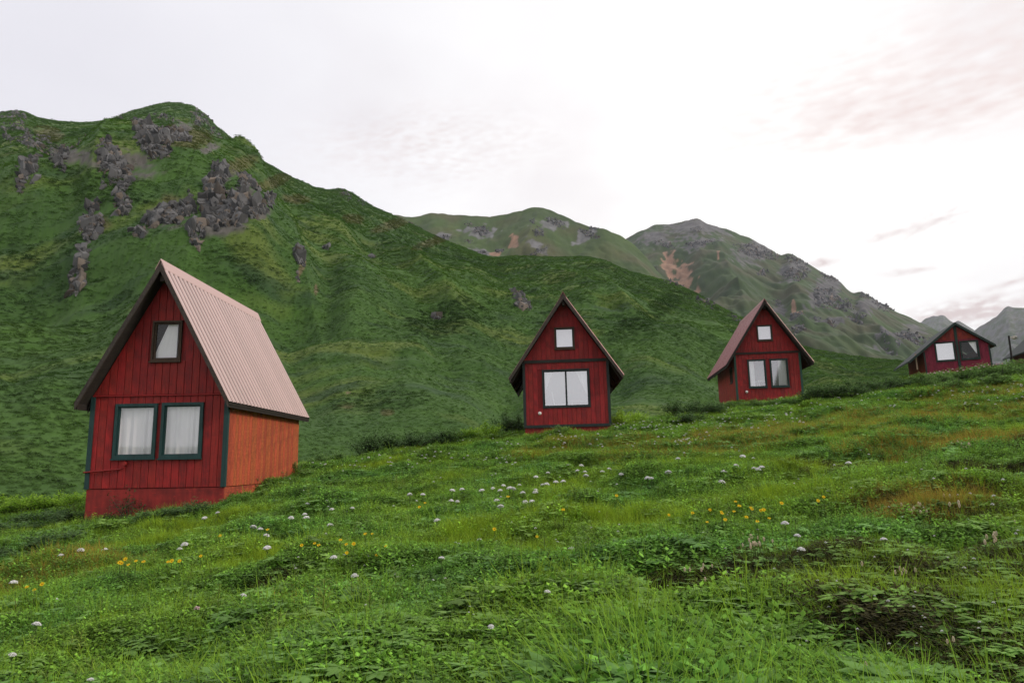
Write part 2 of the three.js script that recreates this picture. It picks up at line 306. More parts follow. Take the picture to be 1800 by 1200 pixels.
const rockB = patchMask([[845, 405, 34, 18], [975, 392, 40, 18, -0.4], [1033, 408, 40, 13, -0.4], [945, 437, 30, 13, 0.3], [780, 418, 22, 12], [845, 445, 24, 10]]);
function alpine(slope, rocks, pinks, greens, pale, rockCol, seed) {
  return (p, phi, s) => {
    const al = phi * p.r, b = slope.base(phi, s), tb = b.y / b.r, mid = fbm(al / 40, p.r / 50, seed, 3), fine = fbm(al / 9, p.r / 16, seed + 3, 2);
    let c = mixc(greens[0], greens[1], clamp(0.5 + mid * 1.2 + fine * 0.6));
    c = mixc(c, pale, clamp((fbm(al / 70 + 5, p.r / 60, seed + 9, 3) + 0.05) * 2.2, 0, 0.7));
    const rk = rocks(phi, tb, 1.1 * fine + 0.8 * mid); if (rk > 0.25) c = mixc(c, rockCol.map((v) => v * (0.75 + Math.abs(fine) * 1.5)), clamp((rk - 0.25) * 5, 0, 0.9));
    const pk = pinks(phi, tb, 0.9 * fine + 0.3 * mid); if (pk > 0.3) c = mixc(c, [0.30, 0.175, 0.12].map((v) => v * (0.85 + fine * 0.5)), clamp((pk - 0.3) * 6, 0, 0.9));
    const j = 0.9 + 0.2 * R1(); return [c[0] * j, c[1] * j, c[2] * j];
  };
}
const hillB = structure('mountain', slopeB.mesh(520, 150, alpine(slopeB, rockB, pinkB, [[0.03, 0.056, 0.014], [0.052, 0.09, 0.018]], [0.07, 0.064, 0.03], [0.13, 0.13, 0.14], 4.2), 8), grassMat, 'middle green mountain with small crags behind the shoulder', 'mountain');
const slopeC = new Slope({
  sky: [[960, 520, 1500], [1050, 455, 1500], [1106, 417, 1500], [1150, 396, 1500], [1180, 392, 1500], [1205, 387, 1490], [1230, 384, 1490], [1240, 391, 1480], [1262, 397, 1470], [1300, 410, 1450], [1335, 426, 1420], [1358, 440, 1400], [1372, 448, 1390], [1388, 445, 1380], [1420, 462, 1360], [1450, 480, 1340], [1475, 492, 1330], [1500, 514, 1310], [1514, 513, 1300], [1545, 530, 1290], [1580, 548, 1270], [1612, 562, 1260], [1650, 582, 1240], [1700, 616, 1220], [1780, 680, 1200]],
  foot: [[960, 650, 620], [1300, 640, 600], [1500, 660, 560], [1780, 720, 560]], power: 1.2,
  relief: rough(44, 240, 17), ribs: [[34, 45, [[1230, 390], [1270, 450], [1300, 520], [1330, 600]]], [13, 45, [[1392, 462], [1400, 500], [1440, 570], [1500, 640]]], [-34, 36, [[1160, 420], [1215, 490], [1260, 560]]], [-26, 40, [[1330, 440], [1350, 500], [1390, 590]]], [20, 36, [[1500, 520], [1540, 580], [1600, 640]]]],
});
const pinkC = patchMask([[1176, 452, 18, 26], [1200, 462, 24, 24, 0.5], [1222, 488, 9, 22, 0.3], [1203, 486, 8, 10], [1409, 560, 9, 20], [1264, 456, 4, 10], [1395, 535, 5, 12]]);
const rockC = patchMask([[1330, 440, 60, 24, -0.3], [1230, 400, 90, 26], [1400, 470, 40, 22, -0.5], [1460, 500, 50, 22, -0.6], [1450, 525, 36, 24, -0.4], [1540, 535, 50, 16, -0.5], [1580, 595, 50, 18, -0.3], [1404, 568, 26, 26], [1150, 420, 40, 18], [1230, 430, 50, 10], [1368, 532, 14, 12], [1460, 570, 30, 10]]);
const hillC = structure('mountain', slopeC.mesh(620, 210, alpine(slopeC, rockC, pinkC, [[0.022, 0.044, 0.014], [0.04, 0.074, 0.018]], [0.058, 0.052, 0.03], [0.10, 0.096, 0.104], 14.2), 8), grassMat, 'rocky grey green peak with pink scree right of centre', 'mountain');
const slopeD1 = new Slope({ sky: [[1500, 640, 4000], [1590, 585, 4000], [1618, 566, 4000], [1632, 560, 4000], [1645, 555, 4000], [1660, 553, 4000], [1676, 565, 4000], [1686, 562, 4000], [1700, 571, 4000], [1730, 592, 4000], [1780, 630, 4000], [1850, 690, 4000]], foot: [[1500, 700, 2200], [1850, 720, 2200]], relief: rough(90, 500, 55) });
const farGreens = [[0.022, 0.044, 0.014], [0.04, 0.074, 0.018]], none = () => 0, rockAll = (phi, t, w) => 0.35 + w;
const hillD1 = structure('mountain', slopeD1.mesh(180, 90, alpine(slopeD1, rockAll, none, farGreens, [0.058, 0.052, 0.03], [0.10, 0.096, 0.104], 24), 6), grassMat, 'distant blue grey ridge behind the small cabin roof', 'mountain');
const slopeD2 = new Slope({ sky: [[1620, 690, 3000], [1690, 608, 3000], [1716, 578, 3000], [1730, 570, 3000], [1747, 558, 3000], [1758, 548, 3000], [1771, 538, 3000], [1780, 541, 3000], [1795, 539, 3000], [1830, 545, 3000], [1880, 520, 3000], [1950, 490, 3000], [2100, 520, 3000], [2300, 560, 3000]], foot: [[1620, 720, 1500], [2300, 730, 1500]], relief: rough(80, 420, 42) });
const hillD2 = structure('mountain', slopeD2.mesh(260, 110, alpine(slopeD2, rockAll, none, farGreens, [0.058, 0.052, 0.03], [0.10, 0.096, 0.104], 31), 6), grassMat, 'distant blue grey peak at the right edge', 'mountain');
{ // the low ridge across the valley, behind the viewer, that the window panes mirror
  const g = new Geo(), n = 400, m = 14;
  for (let i = 0; i <= n; i++) { const a = lerp(-1.9, 1.9, i / n) + Math.PI, top = 22 + 18 * fbm(i / 53, 3.1, 2, 3) + 105 * (1 - sstep(-0.19, -0.12, a - Math.PI));
    for (let j = 0; j <= m; j++) { const t = j / m, r = 260 + 640 * t; g.v(r * Math.sin(a), -26 + (top + 26) * Math.sin(Math.min(1, t * 1.15) * Math.PI / 2) + 10 * fbm(i / 16, j / 3, 6, 2), -r * Math.cos(a), mixc([0.035, 0.07, 0.02], [0.07, 0.09, 0.04], clamp(0.5 + fbm(i / 12, j / 2, 8, 2)))); } }
  for (let i = 0; i < n; i++) for (let j = 0; j < m; j++) { const a = i * (m + 1) + j, b = a + m + 1; g.t(a, b, b + 1); g.t(a, b + 1, a + 1); }
  structure('hillside', g.build(), grassMat, 'low green hillside across the valley', 'hill');
}
console.log('far mountains');

// rock outcrops: crags of bedrock standing proud of the slopes
const rockMat = new THREE.MeshStandardMaterial({ vertexColors: true, roughness: 0.95 });
const boulderShapes = Array.from({ length: 10 }, (_, k) => {            // angular blocks: a noisy icosahedron cut by flat faces
  const g = new THREE.IcosahedronGeometry(1, k < 4 ? 1 : 0), p = g.attributes.position, R = rng(300 + k), cuts = Array.from({ length: 7 }, () => { const a = R() * 6.283, e = (R() - 0.4) * 2; return [Math.cos(e) * Math.cos(a), Math.sin(e), Math.cos(e) * Math.sin(a), 0.26 + R() * 0.36]; });
  for (let i = 0; i < p.count; i++) { let x = p.getX(i), y = p.getY(i), z = p.getZ(i); const n = 1 + 0.35 * N(x * 1.6 + k * 9, y * 1.6, z * 1.6); x *= n; y *= n; z *= n; for (const [a, b, c, d] of cuts) { const q = a * x + b * y + c * z - d; if (q > 0) { x -= a * q; y -= b * q; z -= c * q; } } p.setXYZ(i, x, y, z); }
  return p.array.slice();
});
function outcrop(slope, parent, [px, py, rx, ry, tilt = 0], k, scale, tone = [1, 1, 1]) {
  const [pc, tc] = polar(px, py), R = rng(900 + k * 13), ca = Math.cos(tilt), sa = Math.sin(tilt), sc = slope.base(pc, slope.sAt(pc, tc)).r, size = Math.sqrt(rx * ry) / FOCAL * sc;
  const pos = [], col = [], n = Math.round(clamp(rx * ry / 1.0, 30, 1300)), e = new THREE.Euler(), mt = new THREE.Matrix4(), v = V3(0, 0, 0), dip = 0.35 * Math.sin(k * 2.1);
  for (let i = 0; i < n; i++) {
    const t = R() * 6.283, q = Math.sqrt(R()) * (0.75 + 0.4 * N(Math.cos(t) * 1.5 + k, Math.sin(t) * 1.5, k)), a = Math.cos(t) * q, b = Math.sin(t) * q, u = (a * rx * ca - b * ry * sa) / FOCAL, w = (a * rx * sa + b * ry * ca) / FOCAL;
    if (N(a * 2.2 + k * 3, b * 2.2, k + 7) > 0.28) continue;           // grass between the blocks
    const phi = pc + u; let tt = tc + w, p; for (let m = 0; m < 4; m++) { p = slope.point(phi, slope.sAt(phi, tt), 1); tt = clamp(tt + 0.7 * (tc + w - p.y / Math.hypot(p.x, p.z)), tc + w - 0.045, tc + w + 0.045); }   // where it stands on the uneven slope
    const r = scale * (0.5 + 0.7 * R() + (R() < 0.12 ? 1.2 : 0)) * (1.2 - 0.6 * q) * (0.7 + 0.013 * Math.sqrt(rx * ry));
    e.set((R() - 0.5) * 0.7 + 0.25, R() * 6.283, dip + (R() - 0.5) * 0.6, 'YXZ'); mt.makeRotationFromEuler(e);
    const shape = boulderShapes[Math.floor(R() * 10)], g = 0.45 + 1.25 * R(), warm = R() < 0.2, base = (warm ? [0.115, 0.095, 0.078] : [0.078, 0.078, 0.08]).map((c, m) => c * g * tone[m]), sy = 1.2 + R() * 1.3, sx = 0.8 + R() * 1.0;
    for (let m = 0; m < shape.length; m += 3) { v.set(shape[m] * sx * r, shape[m + 1] * sy * r, shape[m + 2] * r).applyMatrix4(mt); const f = 0.85 + 0.3 * N(v.x * 0.9 + i, v.y * 0.9, v.z * 0.9); pos.push(p.x + v.x, p.y + v.y - r * 0.2, p.z + v.z); col.push(base[0] * f, base[1] * f, base[2] * f); }
  }
  if (!pos.length) return;
  const g = new THREE.BufferGeometry(); g.setAttribute('position', new THREE.Float32BufferAttribute(pos, 3)); g.setAttribute('color', new THREE.Float32BufferAttribute(col, 3)); g.computeVertexNormals();
  part('rock_outcrop', g, rockMat, parent);
}
[[22, 205, 26, 15], [28, 236, 26, 24], [64, 258, 28, 30], [268, 285, 44, 40, 0.1], [230, 252, 26, 28], [310, 275, 26, 20, -0.3], [157, 263, 30, 24, -0.4], [118, 268, 20, 13], [130, 288, 18, 12, -0.3], [200, 262, 11, 24], [177, 240, 15, 9], [204, 224, 11, 8], [48, 308, 18, 20], [100, 316, 16, 12, -0.4], [196, 330, 34, 16, 0.1], [214, 346, 12, 11], [163, 362, 22, 14, 0.5], [147, 386, 16, 10, 0.6], [290, 376, 34, 20, 0.3], [328, 362, 14, 24], [374, 372, 25, 32], [397, 398, 18, 18], [421, 406, 18, 26, 0.2], [434, 382, 26, 16, -0.5], [344, 402, 18, 12, -0.4], [448, 418, 22, 13], [246, 406, 10, 8], [352, 210, 24, 22, -0.7], [378, 238, 22, 12, -0.8], [284, 206, 17, 8], [306, 216, 14, 9], [607, 343, 20, 9, -0.5], [636, 358, 14, 6, -0.6], [401, 281, 10, 8], [490, 344, 14, 9], [527, 467, 8, 16], [573, 436, 8, 5], [915, 531, 34, 9, -0.75], [767, 541, 8, 5], [725, 388, 14, 5, -0.5], [1182, 495, 26, 9, -0.5], [1238, 532, 26, 9, -0.5], [1290, 560, 16, 6, -0.5], [262, 232, 12, 8], [470, 405, 8, 16], [655, 455, 7, 5]]
  .forEach((q, i) => outcrop(slopeA, hillA, q, i + 1, 0.66));
[[845, 405, 24, 14], [824, 394, 11, 6], [947, 408, 16, 12], [975, 391, 28, 10, -0.5], [936, 390, 8, 8], [950, 440, 24, 7, 0.4], [780, 418, 16, 9], [845, 446, 16, 7], [1034, 410, 32, 8, -0.5], [1044, 400, 13, 7], [824, 424, 11, 6], [878, 441, 11, 6]]
  .forEach((q, i) => outcrop(slopeB, hillB, q, i + 61, 1.0, [1.1, 1.12, 1.18]));
[[1322, 440, 34, 15, -0.3], [1354, 449, 24, 13, -0.3], [1224, 404, 14, 7], [1390, 455, 15, 11, -0.4], [1408, 462, 15, 12, -0.5], [1457, 486, 26, 9, -0.5], [1402, 481, 24, 15], [1452, 521, 30, 22], [1482, 538, 26, 13], [1368, 532, 11, 9], [1402, 566, 16, 24], [1452, 568, 24, 9, -0.4], [1526, 522, 22, 9, -0.5], [1554, 538, 20, 9, -0.5], [1582, 597, 36, 13], [1618, 602, 24, 11], [1234, 428, 36, 7], [1170, 430, 26, 8, -0.4], [1505, 560, 24, 8], [1340, 480, 14, 8]]
  .forEach((q, i) => outcrop(slopeC, hillC, q, i + 81, 1.45, [1.1, 1.1, 1.16]));
{ // old snow on the far peak
  const snow = std(C(0.8, 0.82, 0.86), 0.8);
  for (const [px, py, a, b] of [[1784, 619, 9, 2.2], [1797, 625, 5, 1.6]]) {
    const h = new Geo(), [pc, tc] = polar(px, py), mid = slopeD2.point(pc, slopeD2.sAt(pc, tc), 1);
    const o = h.v(mid.x, mid.y + 6, mid.z + 8, [1, 1, 1]);
    for (let k = 0; k <= 12; k++) { const t = k / 12 * 2 * Math.PI, rr = 0.7 + 0.5 * N(k % 12, 3.3, px), q = slopeD2.point(pc + Math.cos(t) * a * rr / FOCAL, slopeD2.sAt(pc + Math.cos(t) * a * rr / FOCAL, tc + Math.sin(t) * b * rr / FOCAL - Math.cos(t) * 0.0015), 1); h.v(q.x, q.y + 3, q.z + 4, [1, 1, 1]); if (k) h.t(o, o + k, o + k + 1); }
    part('snow_patch', h.build(), snow, hillD2);
  }
}
console.log('rocks');
// ---------------------------------------------------------------- cabins
function paintTexture(seed, wear) {                                // brushed paint on rough sawn boards: streaks along the grain, worn flecks (1.2 m square)
  const W = 512, d = new Uint8Array(W * W * 4), h = new Uint8Array(W * W * 4);
  for (let y = 0; y < W; y++) for (let x = 0; x < W; x++) {
    const u = x / W, v = y / W, st = fbm(u * 46, v * 3, seed, 3), bl = fbm(u * 5, v * 4, seed + 4, 3), fl = fbm(u * 40, v * 22, seed + 8, 3), o = (y * W + x) * 4;
    let r = 205 + st * 60 + bl * 62, g = r, b = r;
    if (fl > wear) { r += 46; g += 60; b += 44; }
    d[o] = clamp(r, 0, 255); d[o + 1] = clamp(g, 0, 255); d[o + 2] = clamp(b, 0, 255); d[o + 3] = 255;
    const q = clamp(128 + st * 150 + fl * 60, 0, 255); h[o] = h[o + 1] = h[o + 2] = q; h[o + 3] = 255;
  }
  const mk = (a, srgb) => { const t = new THREE.DataTexture(a, W, W); t.wrapS = t.wrapT = THREE.RepeatWrapping; t.repeat.set(0.83, 0.83); t.magFilter = t.minFilter = THREE.LinearFilter; if (srgb) t.colorSpace = THREE.SRGBColorSpace; t.needsUpdate = true; return t; };
  return { map: mk(d, true), bumpMap: mk(h, false), bumpScale: 0.004 };
}
const texPaint = paintTexture(2.3, 0.3), texWorn = paintTexture(6.1, 0.15);
const boardSet = (r, g, b, tex = texPaint) => [0.86, 1, 1.12, 0.95, 1.04].map((k, i) => std(C(r * k, g * (i % 2 ? 1.25 : 0.9) * k, b * k), 0.72, tex));
const roofMat = (r, g, b) => new THREE.MeshPhysicalMaterial({ vertexColors: true, color: C(r, g, b), roughness: 0.42, metalness: 0.15, clearcoat: 0.25, clearcoatRoughness: 0.4 });
const paneMat = new THREE.MeshPhysicalMaterial({ color: 0xffffff, transmission: 1, thickness: 0, roughness: 0.015, ior: 1.5 });
const mirrorPane = new THREE.MeshPhysicalMaterial({ color: C(0.82, 0.83, 0.85), metalness: 1, roughness: 0.03, transparent: true, opacity: 0.62 });
const filmPane = mirrorPane.clone(); filmPane.opacity = 0.2; const halfPane = mirrorPane.clone(); halfPane.opacity = 0.45;
const weathered = std(C(0.075, 0.058, 0.05), 0.9, texWorn), darkWood = std(C(0.03, 0.022, 0.018), 0.95, texWorn), inner = std(C(0.42, 0.34, 0.27), 0.9);
const curtainMat = new THREE.MeshPhysicalMaterial({ color: C(0.93, 0.92, 0.95), roughness: 1, transmission: 0.15, thickness: 0, side: THREE.DoubleSide });
const box = (w, h, d, x = 0, y = 0, z = 0) => new THREE.BoxGeometry(w, h, d).translate(x, y, z);
function plank(points, z0, z1, bevel = 0.004) {                    // extruded polygon with a small bevel; uv in metres
  const g = new THREE.ExtrudeGeometry(new THREE.Shape(points.map(([x, y]) => new THREE.Vector2(x, y))), { depth: z1 - z0 - bevel * 2, bevelEnabled: bevel > 0, bevelThickness: bevel, bevelSize: bevel, bevelOffset: -bevel, bevelSegments: 1, steps: 1 });
  return g.translate(0, 0, z0 + bevel);
}
function holed(points, holes, z0, z1) {
  const s = new THREE.Shape(points.map(([x, y]) => new THREE.Vector2(x, y)));
  for (const [x0, y0, x1, y1] of holes) { const h = new THREE.Path(); h.moveTo(x0, y0); h.lineTo(x0, y1); h.lineTo(x1, y1); h.lineTo(x1, y0); h.closePath(); s.holes.push(h); }
  return new THREE.ExtrudeGeometry(s, { depth: z1 - z0, bevelEnabled: false }).translate(0, 0, z0);
}
function boards(wall, x0, x1, yLow, yTop, step, cuts, mats, z0, z1, seed) { // vertical boards between yLow and the roof line yTop(x), interrupted by openings
  const R = rng(seed), n = Math.round((x1 - x0) / step), w = (x1 - x0) / n;
  for (let i = 0; i < n; i++) {
    const a = x0 + i * w + 0.006, b = x0 + (i + 1) * w - 0.006, mat = mats[Math.floor(R() * mats.length)], off = (R() - 0.5) * 0.005, mids = a < 0 && b > 0 ? [0] : [];
    let segs = [[yLow, null]];
    for (const [cx0, cy0, cx1, cy1] of cuts) if (b > cx0 && a < cx1) segs = segs.flatMap(([lo, hi]) => { const out = []; if (cy0 - lo > 0.03) out.push([lo, hi === null ? cy0 : Math.min(hi, cy0)]); if (hi === null || hi - cy1 > 0.03) out.push([Math.max(lo, cy1), hi]); return out; });
    for (const [lo, hi] of segs) {
      const top = (x) => hi === null ? yTop(x) : Math.min(hi, yTop(x));
      if (Math.max(top(a), top(b)) - lo < 0.04) continue;
      const ta = Math.max(lo + 0.002, top(a)), tb = Math.max(lo + 0.002, top(b));
      const pts = [[a, lo], [b, lo], [b, tb], ...mids.map((x) => [x, top(x)]), [a, ta]];
      const m = part('board', plank(pts, z0 + off, z1 + off, 0.004), mat, wall); m.geometry.attributes.uv.array.forEach((v, k, arr) => { arr[k] = v + (k % 2 ? i * 0.37 : i * 0.213); });
    }
  }
}
const frameGeo = (x0, y0, x1, y1, t, z0, z1) => holed([[x0, y0], [x1, y0], [x1, y1], [x0, y1]], [[x0 + t, y0 + t, x1 - t, y1 - t]], z0, z1);
function windowPart(parent, [x0, y0, x1, y1], { t = 0.09, frame, sash, pane = paneMat, bars = [], sill = true, innerFrame = 0.035 }) {
  const w = part('window', frameGeo(x0, y0, x1, y1, t, -0.07, 0.035), frame, parent);
  part('sash', frameGeo(x0 + t, y0 + t, x1 - t, y1 - t, innerFrame, -0.06, -0.012), sash ?? frame, w);
  part('pane', new THREE.PlaneGeometry(x1 - x0 - 2 * t - 0.02, y1 - y0 - 2 * t - 0.02).translate((x0 + x1) / 2, (y0 + y1) / 2, -0.04), pane, w);
  for (const bx of bars) part('mullion', box(0.075, y1 - y0 - 2 * t - 2 * innerFrame, 0.06, bx, (y0 + y1) / 2, -0.02), frame, w);
  if (sill) part('sill', new THREE.BoxGeometry(x1 - x0 + 0.05, 0.035, 0.1).translate((x0 + x1) / 2, y0 - 0.019, 0.02), frame, w);
  return w;
}
function ribbed(len, width, ribs) {                                // one sheet of ribbed roofing: x down the slope, z across
  const g = [], prof = [], p = width / ribs;
  for (let i = 0; i < ribs; i++) { const z = i * p; prof.push([z, 0], [z + p * 0.42, 0], [z + p * 0.48, 0.022], [z + p * 0.92, 0.022], [z + p * 0.98, 0]); }
  prof.push([width, 0]);
  const q = new Geo();
  for (let i = 0; i + 1 < prof.length; i++) { const [z0, y0] = prof[i], [z1, y1] = prof[i + 1], c = i % 5 === 0 || i % 5 === 4 ? [0.2, 0.15, 0.155] : [1, 1, 1]; const a = q.v(0, y0, z0, c), b = q.v(len, y0, z0, c), d = q.v(len, y1, z1, c), e = q.v(0, y1, z1, c); q.t(a, e, d); q.t(a, d, b); }  // grooves dark in vertex colour, standing in for shade beside the ribs
  return q.build();
}
function makeCabin(o) {
  const cab = thing('cabin', o.label, 'cabin', 'small red steep roofed cabins');
  cab.position.set(...o.pos); cab.rotation.set(0, o.yaw, o.lean ?? 0, 'YXZ');
  const { w, hw, ha, over, e, he, Lr, Lw } = o, m = (ha - he) / e, tv = 0.2, top = (x) => ha - m * Math.abs(x) - tv, hs = top(w / 2), mats = o.mats, frame = o.frame;
  const cuts = o.windows.map((q) => q.rect), holes = cuts.map(([a, b, c, d]) => [a + 0.05, b + 0.05, c - 0.05, d - 0.05]);
  // front wall and its boards
  const front = part('front_wall', holed([[-w / 2, 0], [w / 2, 0], [w / 2, hs], [0, top(0)], [-w / 2, hs]], holes, -0.1, -0.034), mats[0], cab);
  boards(front, -w / 2 + 0.002, w / 2 - 0.002, 0.012, (x) => Math.min(hw - 0.02, top(x)), 0.2, cuts, mats, -0.031, 0, o.seed);
  boards(front, -w / 2 + 0.002, w / 2 - 0.002, hw + 0.03, top, 0.2, cuts, o.upperMats ?? mats, -0.031, 0, o.seed + 1);
  part('belt_board', box(Math.min(w, 2 * (ha - tv - hw) / m) - 0.02, o.belt[0], 0.05, 0, hw + 0.003, o.belt[1]), o.beltMat, front);
  // side and back walls
  for (const s of [1, -1]) {
    const side = part('side_wall', holed([[0.1, 0], [Lw, 0], [Lw, hs], [0.1, hs]], (o.sideWindow && s < 0) ? [o.sideWindow.map((v, k) => v + (k < 2 ? 0.04 : -0.04))] : [], -0.1, -0.034), o.sideMats[0], cab);
    side.rotation.y = s * Math.PI / 2; side.position.set(s * w / 2, 0, s > 0 ? 0 : -Lw);
    if (s < 0) side.geometry.translate(-0.1, 0, 0);
    boards(side, 0.002, Lw, 0.012, () => hs - 0.03, 0.2, o.sideWindow && s < 0 ? [o.sideWindow] : [], o.sideMats, -0.031, 0, o.seed + 5 + s);
    if (o.sideWindow && s < 0) windowPart(side, o.sideWindow, { t: 0.07, frame: weathered, pane: paneMat });
  }
  part('back_wall', plank([[-w / 2 + 0.11, 0], [w / 2 - 0.11, 0], [w / 2 - 0.11, hs - 0.02], [0, top(0) - 0.12], [-w / 2 + 0.11, hs - 0.02]], -Lw + 0.002, -Lw + 0.08, 0), mats[1], cab);
  part('floor', box(w - 0.24, 0.12, Lw - 0.24, 0, 0.065, -Lw / 2), inner, cab);
  part('loft_floor', box(w - 0.24, 0.1, Lw * 0.55, 0, hw + 0.12, -Lw * 0.38), inner, cab);
  // skirting down to the ground
  const sk = 0.9, skirt = part('skirting', box(w - 0.03, sk, 0.04, 0, -sk / 2 - 0.006, -0.036), o.skirtMat, cab);
  for (const s of [1, -1]) part('skirting', box(0.04, sk, Lw - 0.1, s * (w / 2 - 0.036), -sk / 2 - 0.006, -Lw / 2 - 0.02), s > 0 ? o.skirtSide : o.skirtMat, cab);
  part('skirting', box(w - 0.2, sk, 0.04, 0, -sk / 2 - 0.006, -Lw + 0.04), o.skirtMat, cab);
  // corner trim
  for (const s of [1, -1]) {
    part('corner_trim', box(0.085, hs - 0.01, 0.03, s * (w / 2 - 0.04), hs / 2, 0.0175), o.trim, cab);
    part('corner_trim', box(0.03, hs - 0.01, 0.11, s * (w / 2 + 0.0175), hs / 2, -0.022), o.trim, cab);
  }
  if (o.baseTrim) part('base_trim', box(w - 0.18, 0.12, 0.035, 0, 0.05, 0.02), o.trim, cab);
  // roof
  const Sl = Math.hypot(e, ha - he), n = 9, pw = Lr / n;
  for (const s of [1, -1]) {
    const slab = part('roof', plank([[0, ha - 0.03], [s * e, he - 0.03], [s * e, he - 0.13], [0, ha - 0.13]], over - Lr, over - 0.045, 0), darkWood, cab);
    const X = V3(s * e / Sl, -(ha - he) / Sl, 0), Y = V3(s * (ha - he) / Sl, e / Sl, 0), Z = V3(0, 0, s), M = new THREE.Matrix4().makeBasis(X, Y, Z);
    const sheet = ribbed(Sl + 0.05, pw - 0.004, 3);
    for (let k = 0; k < n; k++) {
      const p = part('roof_panel', sheet, o.roof[k % o.roof.length], slab), z = s > 0 ? over - Lr + k * pw : over - k * pw;
      p.applyMatrix4(M.clone().setPosition(0, ha - 0.012, z));
    }
    part('rake_board', plank([[0, ha - 0.012], [s * (e - 0.01), he - 0.012], [s * (e - 0.01), he - 0.2], [0, ha - 0.012 - 0.24]], over - 0.04, over + 0.006, 0.004), o.rake, cab);
    part('eave_board', box(0.035, 0.15, Lr - 0.06, s * (e - 0.03), he - 0.12, over - Lr / 2 - 0.03), darkWood, cab);
    for (let k = 0; k < 4; k++) part('rafter', plank([[s * w / 2 * 1.02, top(w / 2 * 1.02) + 0.06], [s * (e - 0.06), he - 0.14], [s * (e - 0.06), he - 0.26], [s * w / 2 * 1.02, top(w / 2 * 1.02) - 0.04]], over - 0.5 - k * (Lr - 1) / 3 - 0.04, over - 0.5 - k * (Lr - 1) / 3, 0), darkWood, cab);
  }
  const cap = new THREE.Shape([[-0.13, -0.13 * m + 0.02], [0, 0.055], [0.13, -0.13 * m + 0.02], [0.13, -0.13 * m + 0.045], [0, 0.085], [-0.13, -0.13 * m + 0.045]].map(([x, y]) => new THREE.Vector2(x, y)));
  part('ridge_cap', new THREE.ExtrudeGeometry(cap, { depth: Lr + 0.02, bevelEnabled: false }).translate(0, ha, over - Lr - 0.01), o.cap ?? o.capMat, cab);
  part('ridge_beam', box(0.1, 0.16, 0.3, 0, ha - 0.42, over - 0.28), o.rake, cab);
  for (const q of o.windows) windowPart(front, q.rect, { frame, ...q });
  cab.updateMatrixWorld(); cab.userData.label = o.label;
  return cab;
}
// cloth hung behind a pane: left and right edges may slant
function curtain(cab, label, group, { y0, y1, left, right, z = -0.13, folds = 9, amp = 0.03 }) {
  const q = new Geo(), nx = folds * 7, ny = 6, cx = (left(0) + right(0)) / 2;
  for (let j = 0; j <= ny; j++) for (let i = 0; i <= nx; i++) {
    const t = i / nx, s = j / ny, f = Math.sin(t * folds * 2 * Math.PI + 1.3 * Math.sin(t * 9 + y0)) * amp * (0.55 + 0.45 * Math.sin(t * 17 + y1)) * (1.1 - 0.4 * s);
    q.v(lerp(left(s), right(s), t) - cx, (y1 - y0) * s, f, [1, 1, 1]);
  }
  for (let j = 0; j < ny; j++) for (let i = 0; i < nx; i++) { const a = j * (nx + 1) + i; q.t(a, a + 1, a + nx + 2); q.t(a, a + nx + 2, a + nx + 1); }
  const m = new THREE.Mesh(q.build(), curtainMat); m.name = numbered('curtain'); m.castShadow = m.receiveShadow = true; scene.add(m);
  m.position.copy(cab.localToWorld(V3(cx, y0, z))); m.quaternion.copy(cab.quaternion);
  return tag(m, label, 'curtain', group);
}
const fix = (v) => () => v;
const reds = boardSet(0.41, 0.014, 0.013), sideOrange = boardSet(0.54, 0.095, 0.032, texWorn), teal = std(C(0.008, 0.062, 0.062), 0.6, texPaint), tealDark = std(C(0.01, 0.022, 0.023), 0.65, texWorn), green = std(C(0.008, 0.075, 0.05), 0.6, texPaint);
const bareFrame = std(C(0.085, 0.05, 0.03), 0.8, texWorn);
const pinkRoof = [roofMat(0.50, 0.355, 0.335), roofMat(0.475, 0.34, 0.32), roofMat(0.52, 0.37, 0.35)], shadedRoof = [roofMat(0.30, 0.11, 0.115), roofMat(0.285, 0.105, 0.11), roofMat(0.31, 0.118, 0.12)];  // second set: same roof paint, with dimmer sky light put into its colour
const cabin1 = makeCabin({
  label: 'large red cabin with pale corrugated roof nearest on the left', pos: [-9.344, -0.474, -18.759], yaw: -0.009, lean: -0.005, w: 3.6, hw: 2.41, ha: 5.93, over: 0.47, e: 2.0, he: 2.23, Lr: 7.08, Lw: 6.12, seed: 21,
  mats: reds, sideMats: sideOrange, trim: teal, frame: teal, belt: [0.035, 0.012], beltMat: reds[2], skirtMat: std(C(0.36, 0.022, 0.018), 0.75, texPaint), skirtSide: std(C(0.46, 0.075, 0.03), 0.75, texWorn), roof: pinkRoof, rake: weathered, capMat: std(C(0.5, 0.34, 0.32), 0.5),
  windows: [{ rect: [-1.17, 0.77, -0.06, 2.2], t: 0.075, pane: filmPane }, { rect: [0.06, 0.76, 1.165, 2.21], t: 0.075, pane: filmPane }, { rect: [-0.33, 3.32, 0.47, 4.42], t: 0.05, frame: bareFrame, sash: bareFrame, innerFrame: 0.045 }],
});
{ const pipe = new THREE.CatmullRomCurve3([V3(-1.86, 0.43, 0.055), V3(-1.4, 0.465, 0.055), V3(-0.86, 0.515, 0.055), V3(-0.82, 0.55, 0.055), V3(-0.81, 0.62, 0.05)]);
  const p = part('pipe', new THREE.TubeGeometry(pipe, 30, 0.02, 8), reds[0], cabin1);
  part('pipe_fitting', new THREE.CylinderGeometry(0.05, 0.055, 0.09, 14).rotateX(Math.PI / 2).translate(-0.8, 0.64, 0.046), reds[1], p);
  part('pipe_bracket', box(0.03, 0.07, 0.05, -1.35, 0.468, 0.03), reds[0], p); }
curtain(cabin1, 'closed white curtain in left window of nearest cabin', 'curtains of the nearest cabin', { y0: 0.8, y1: 2.17, left: fix(-1.13), right: fix(-0.1), folds: 6 });
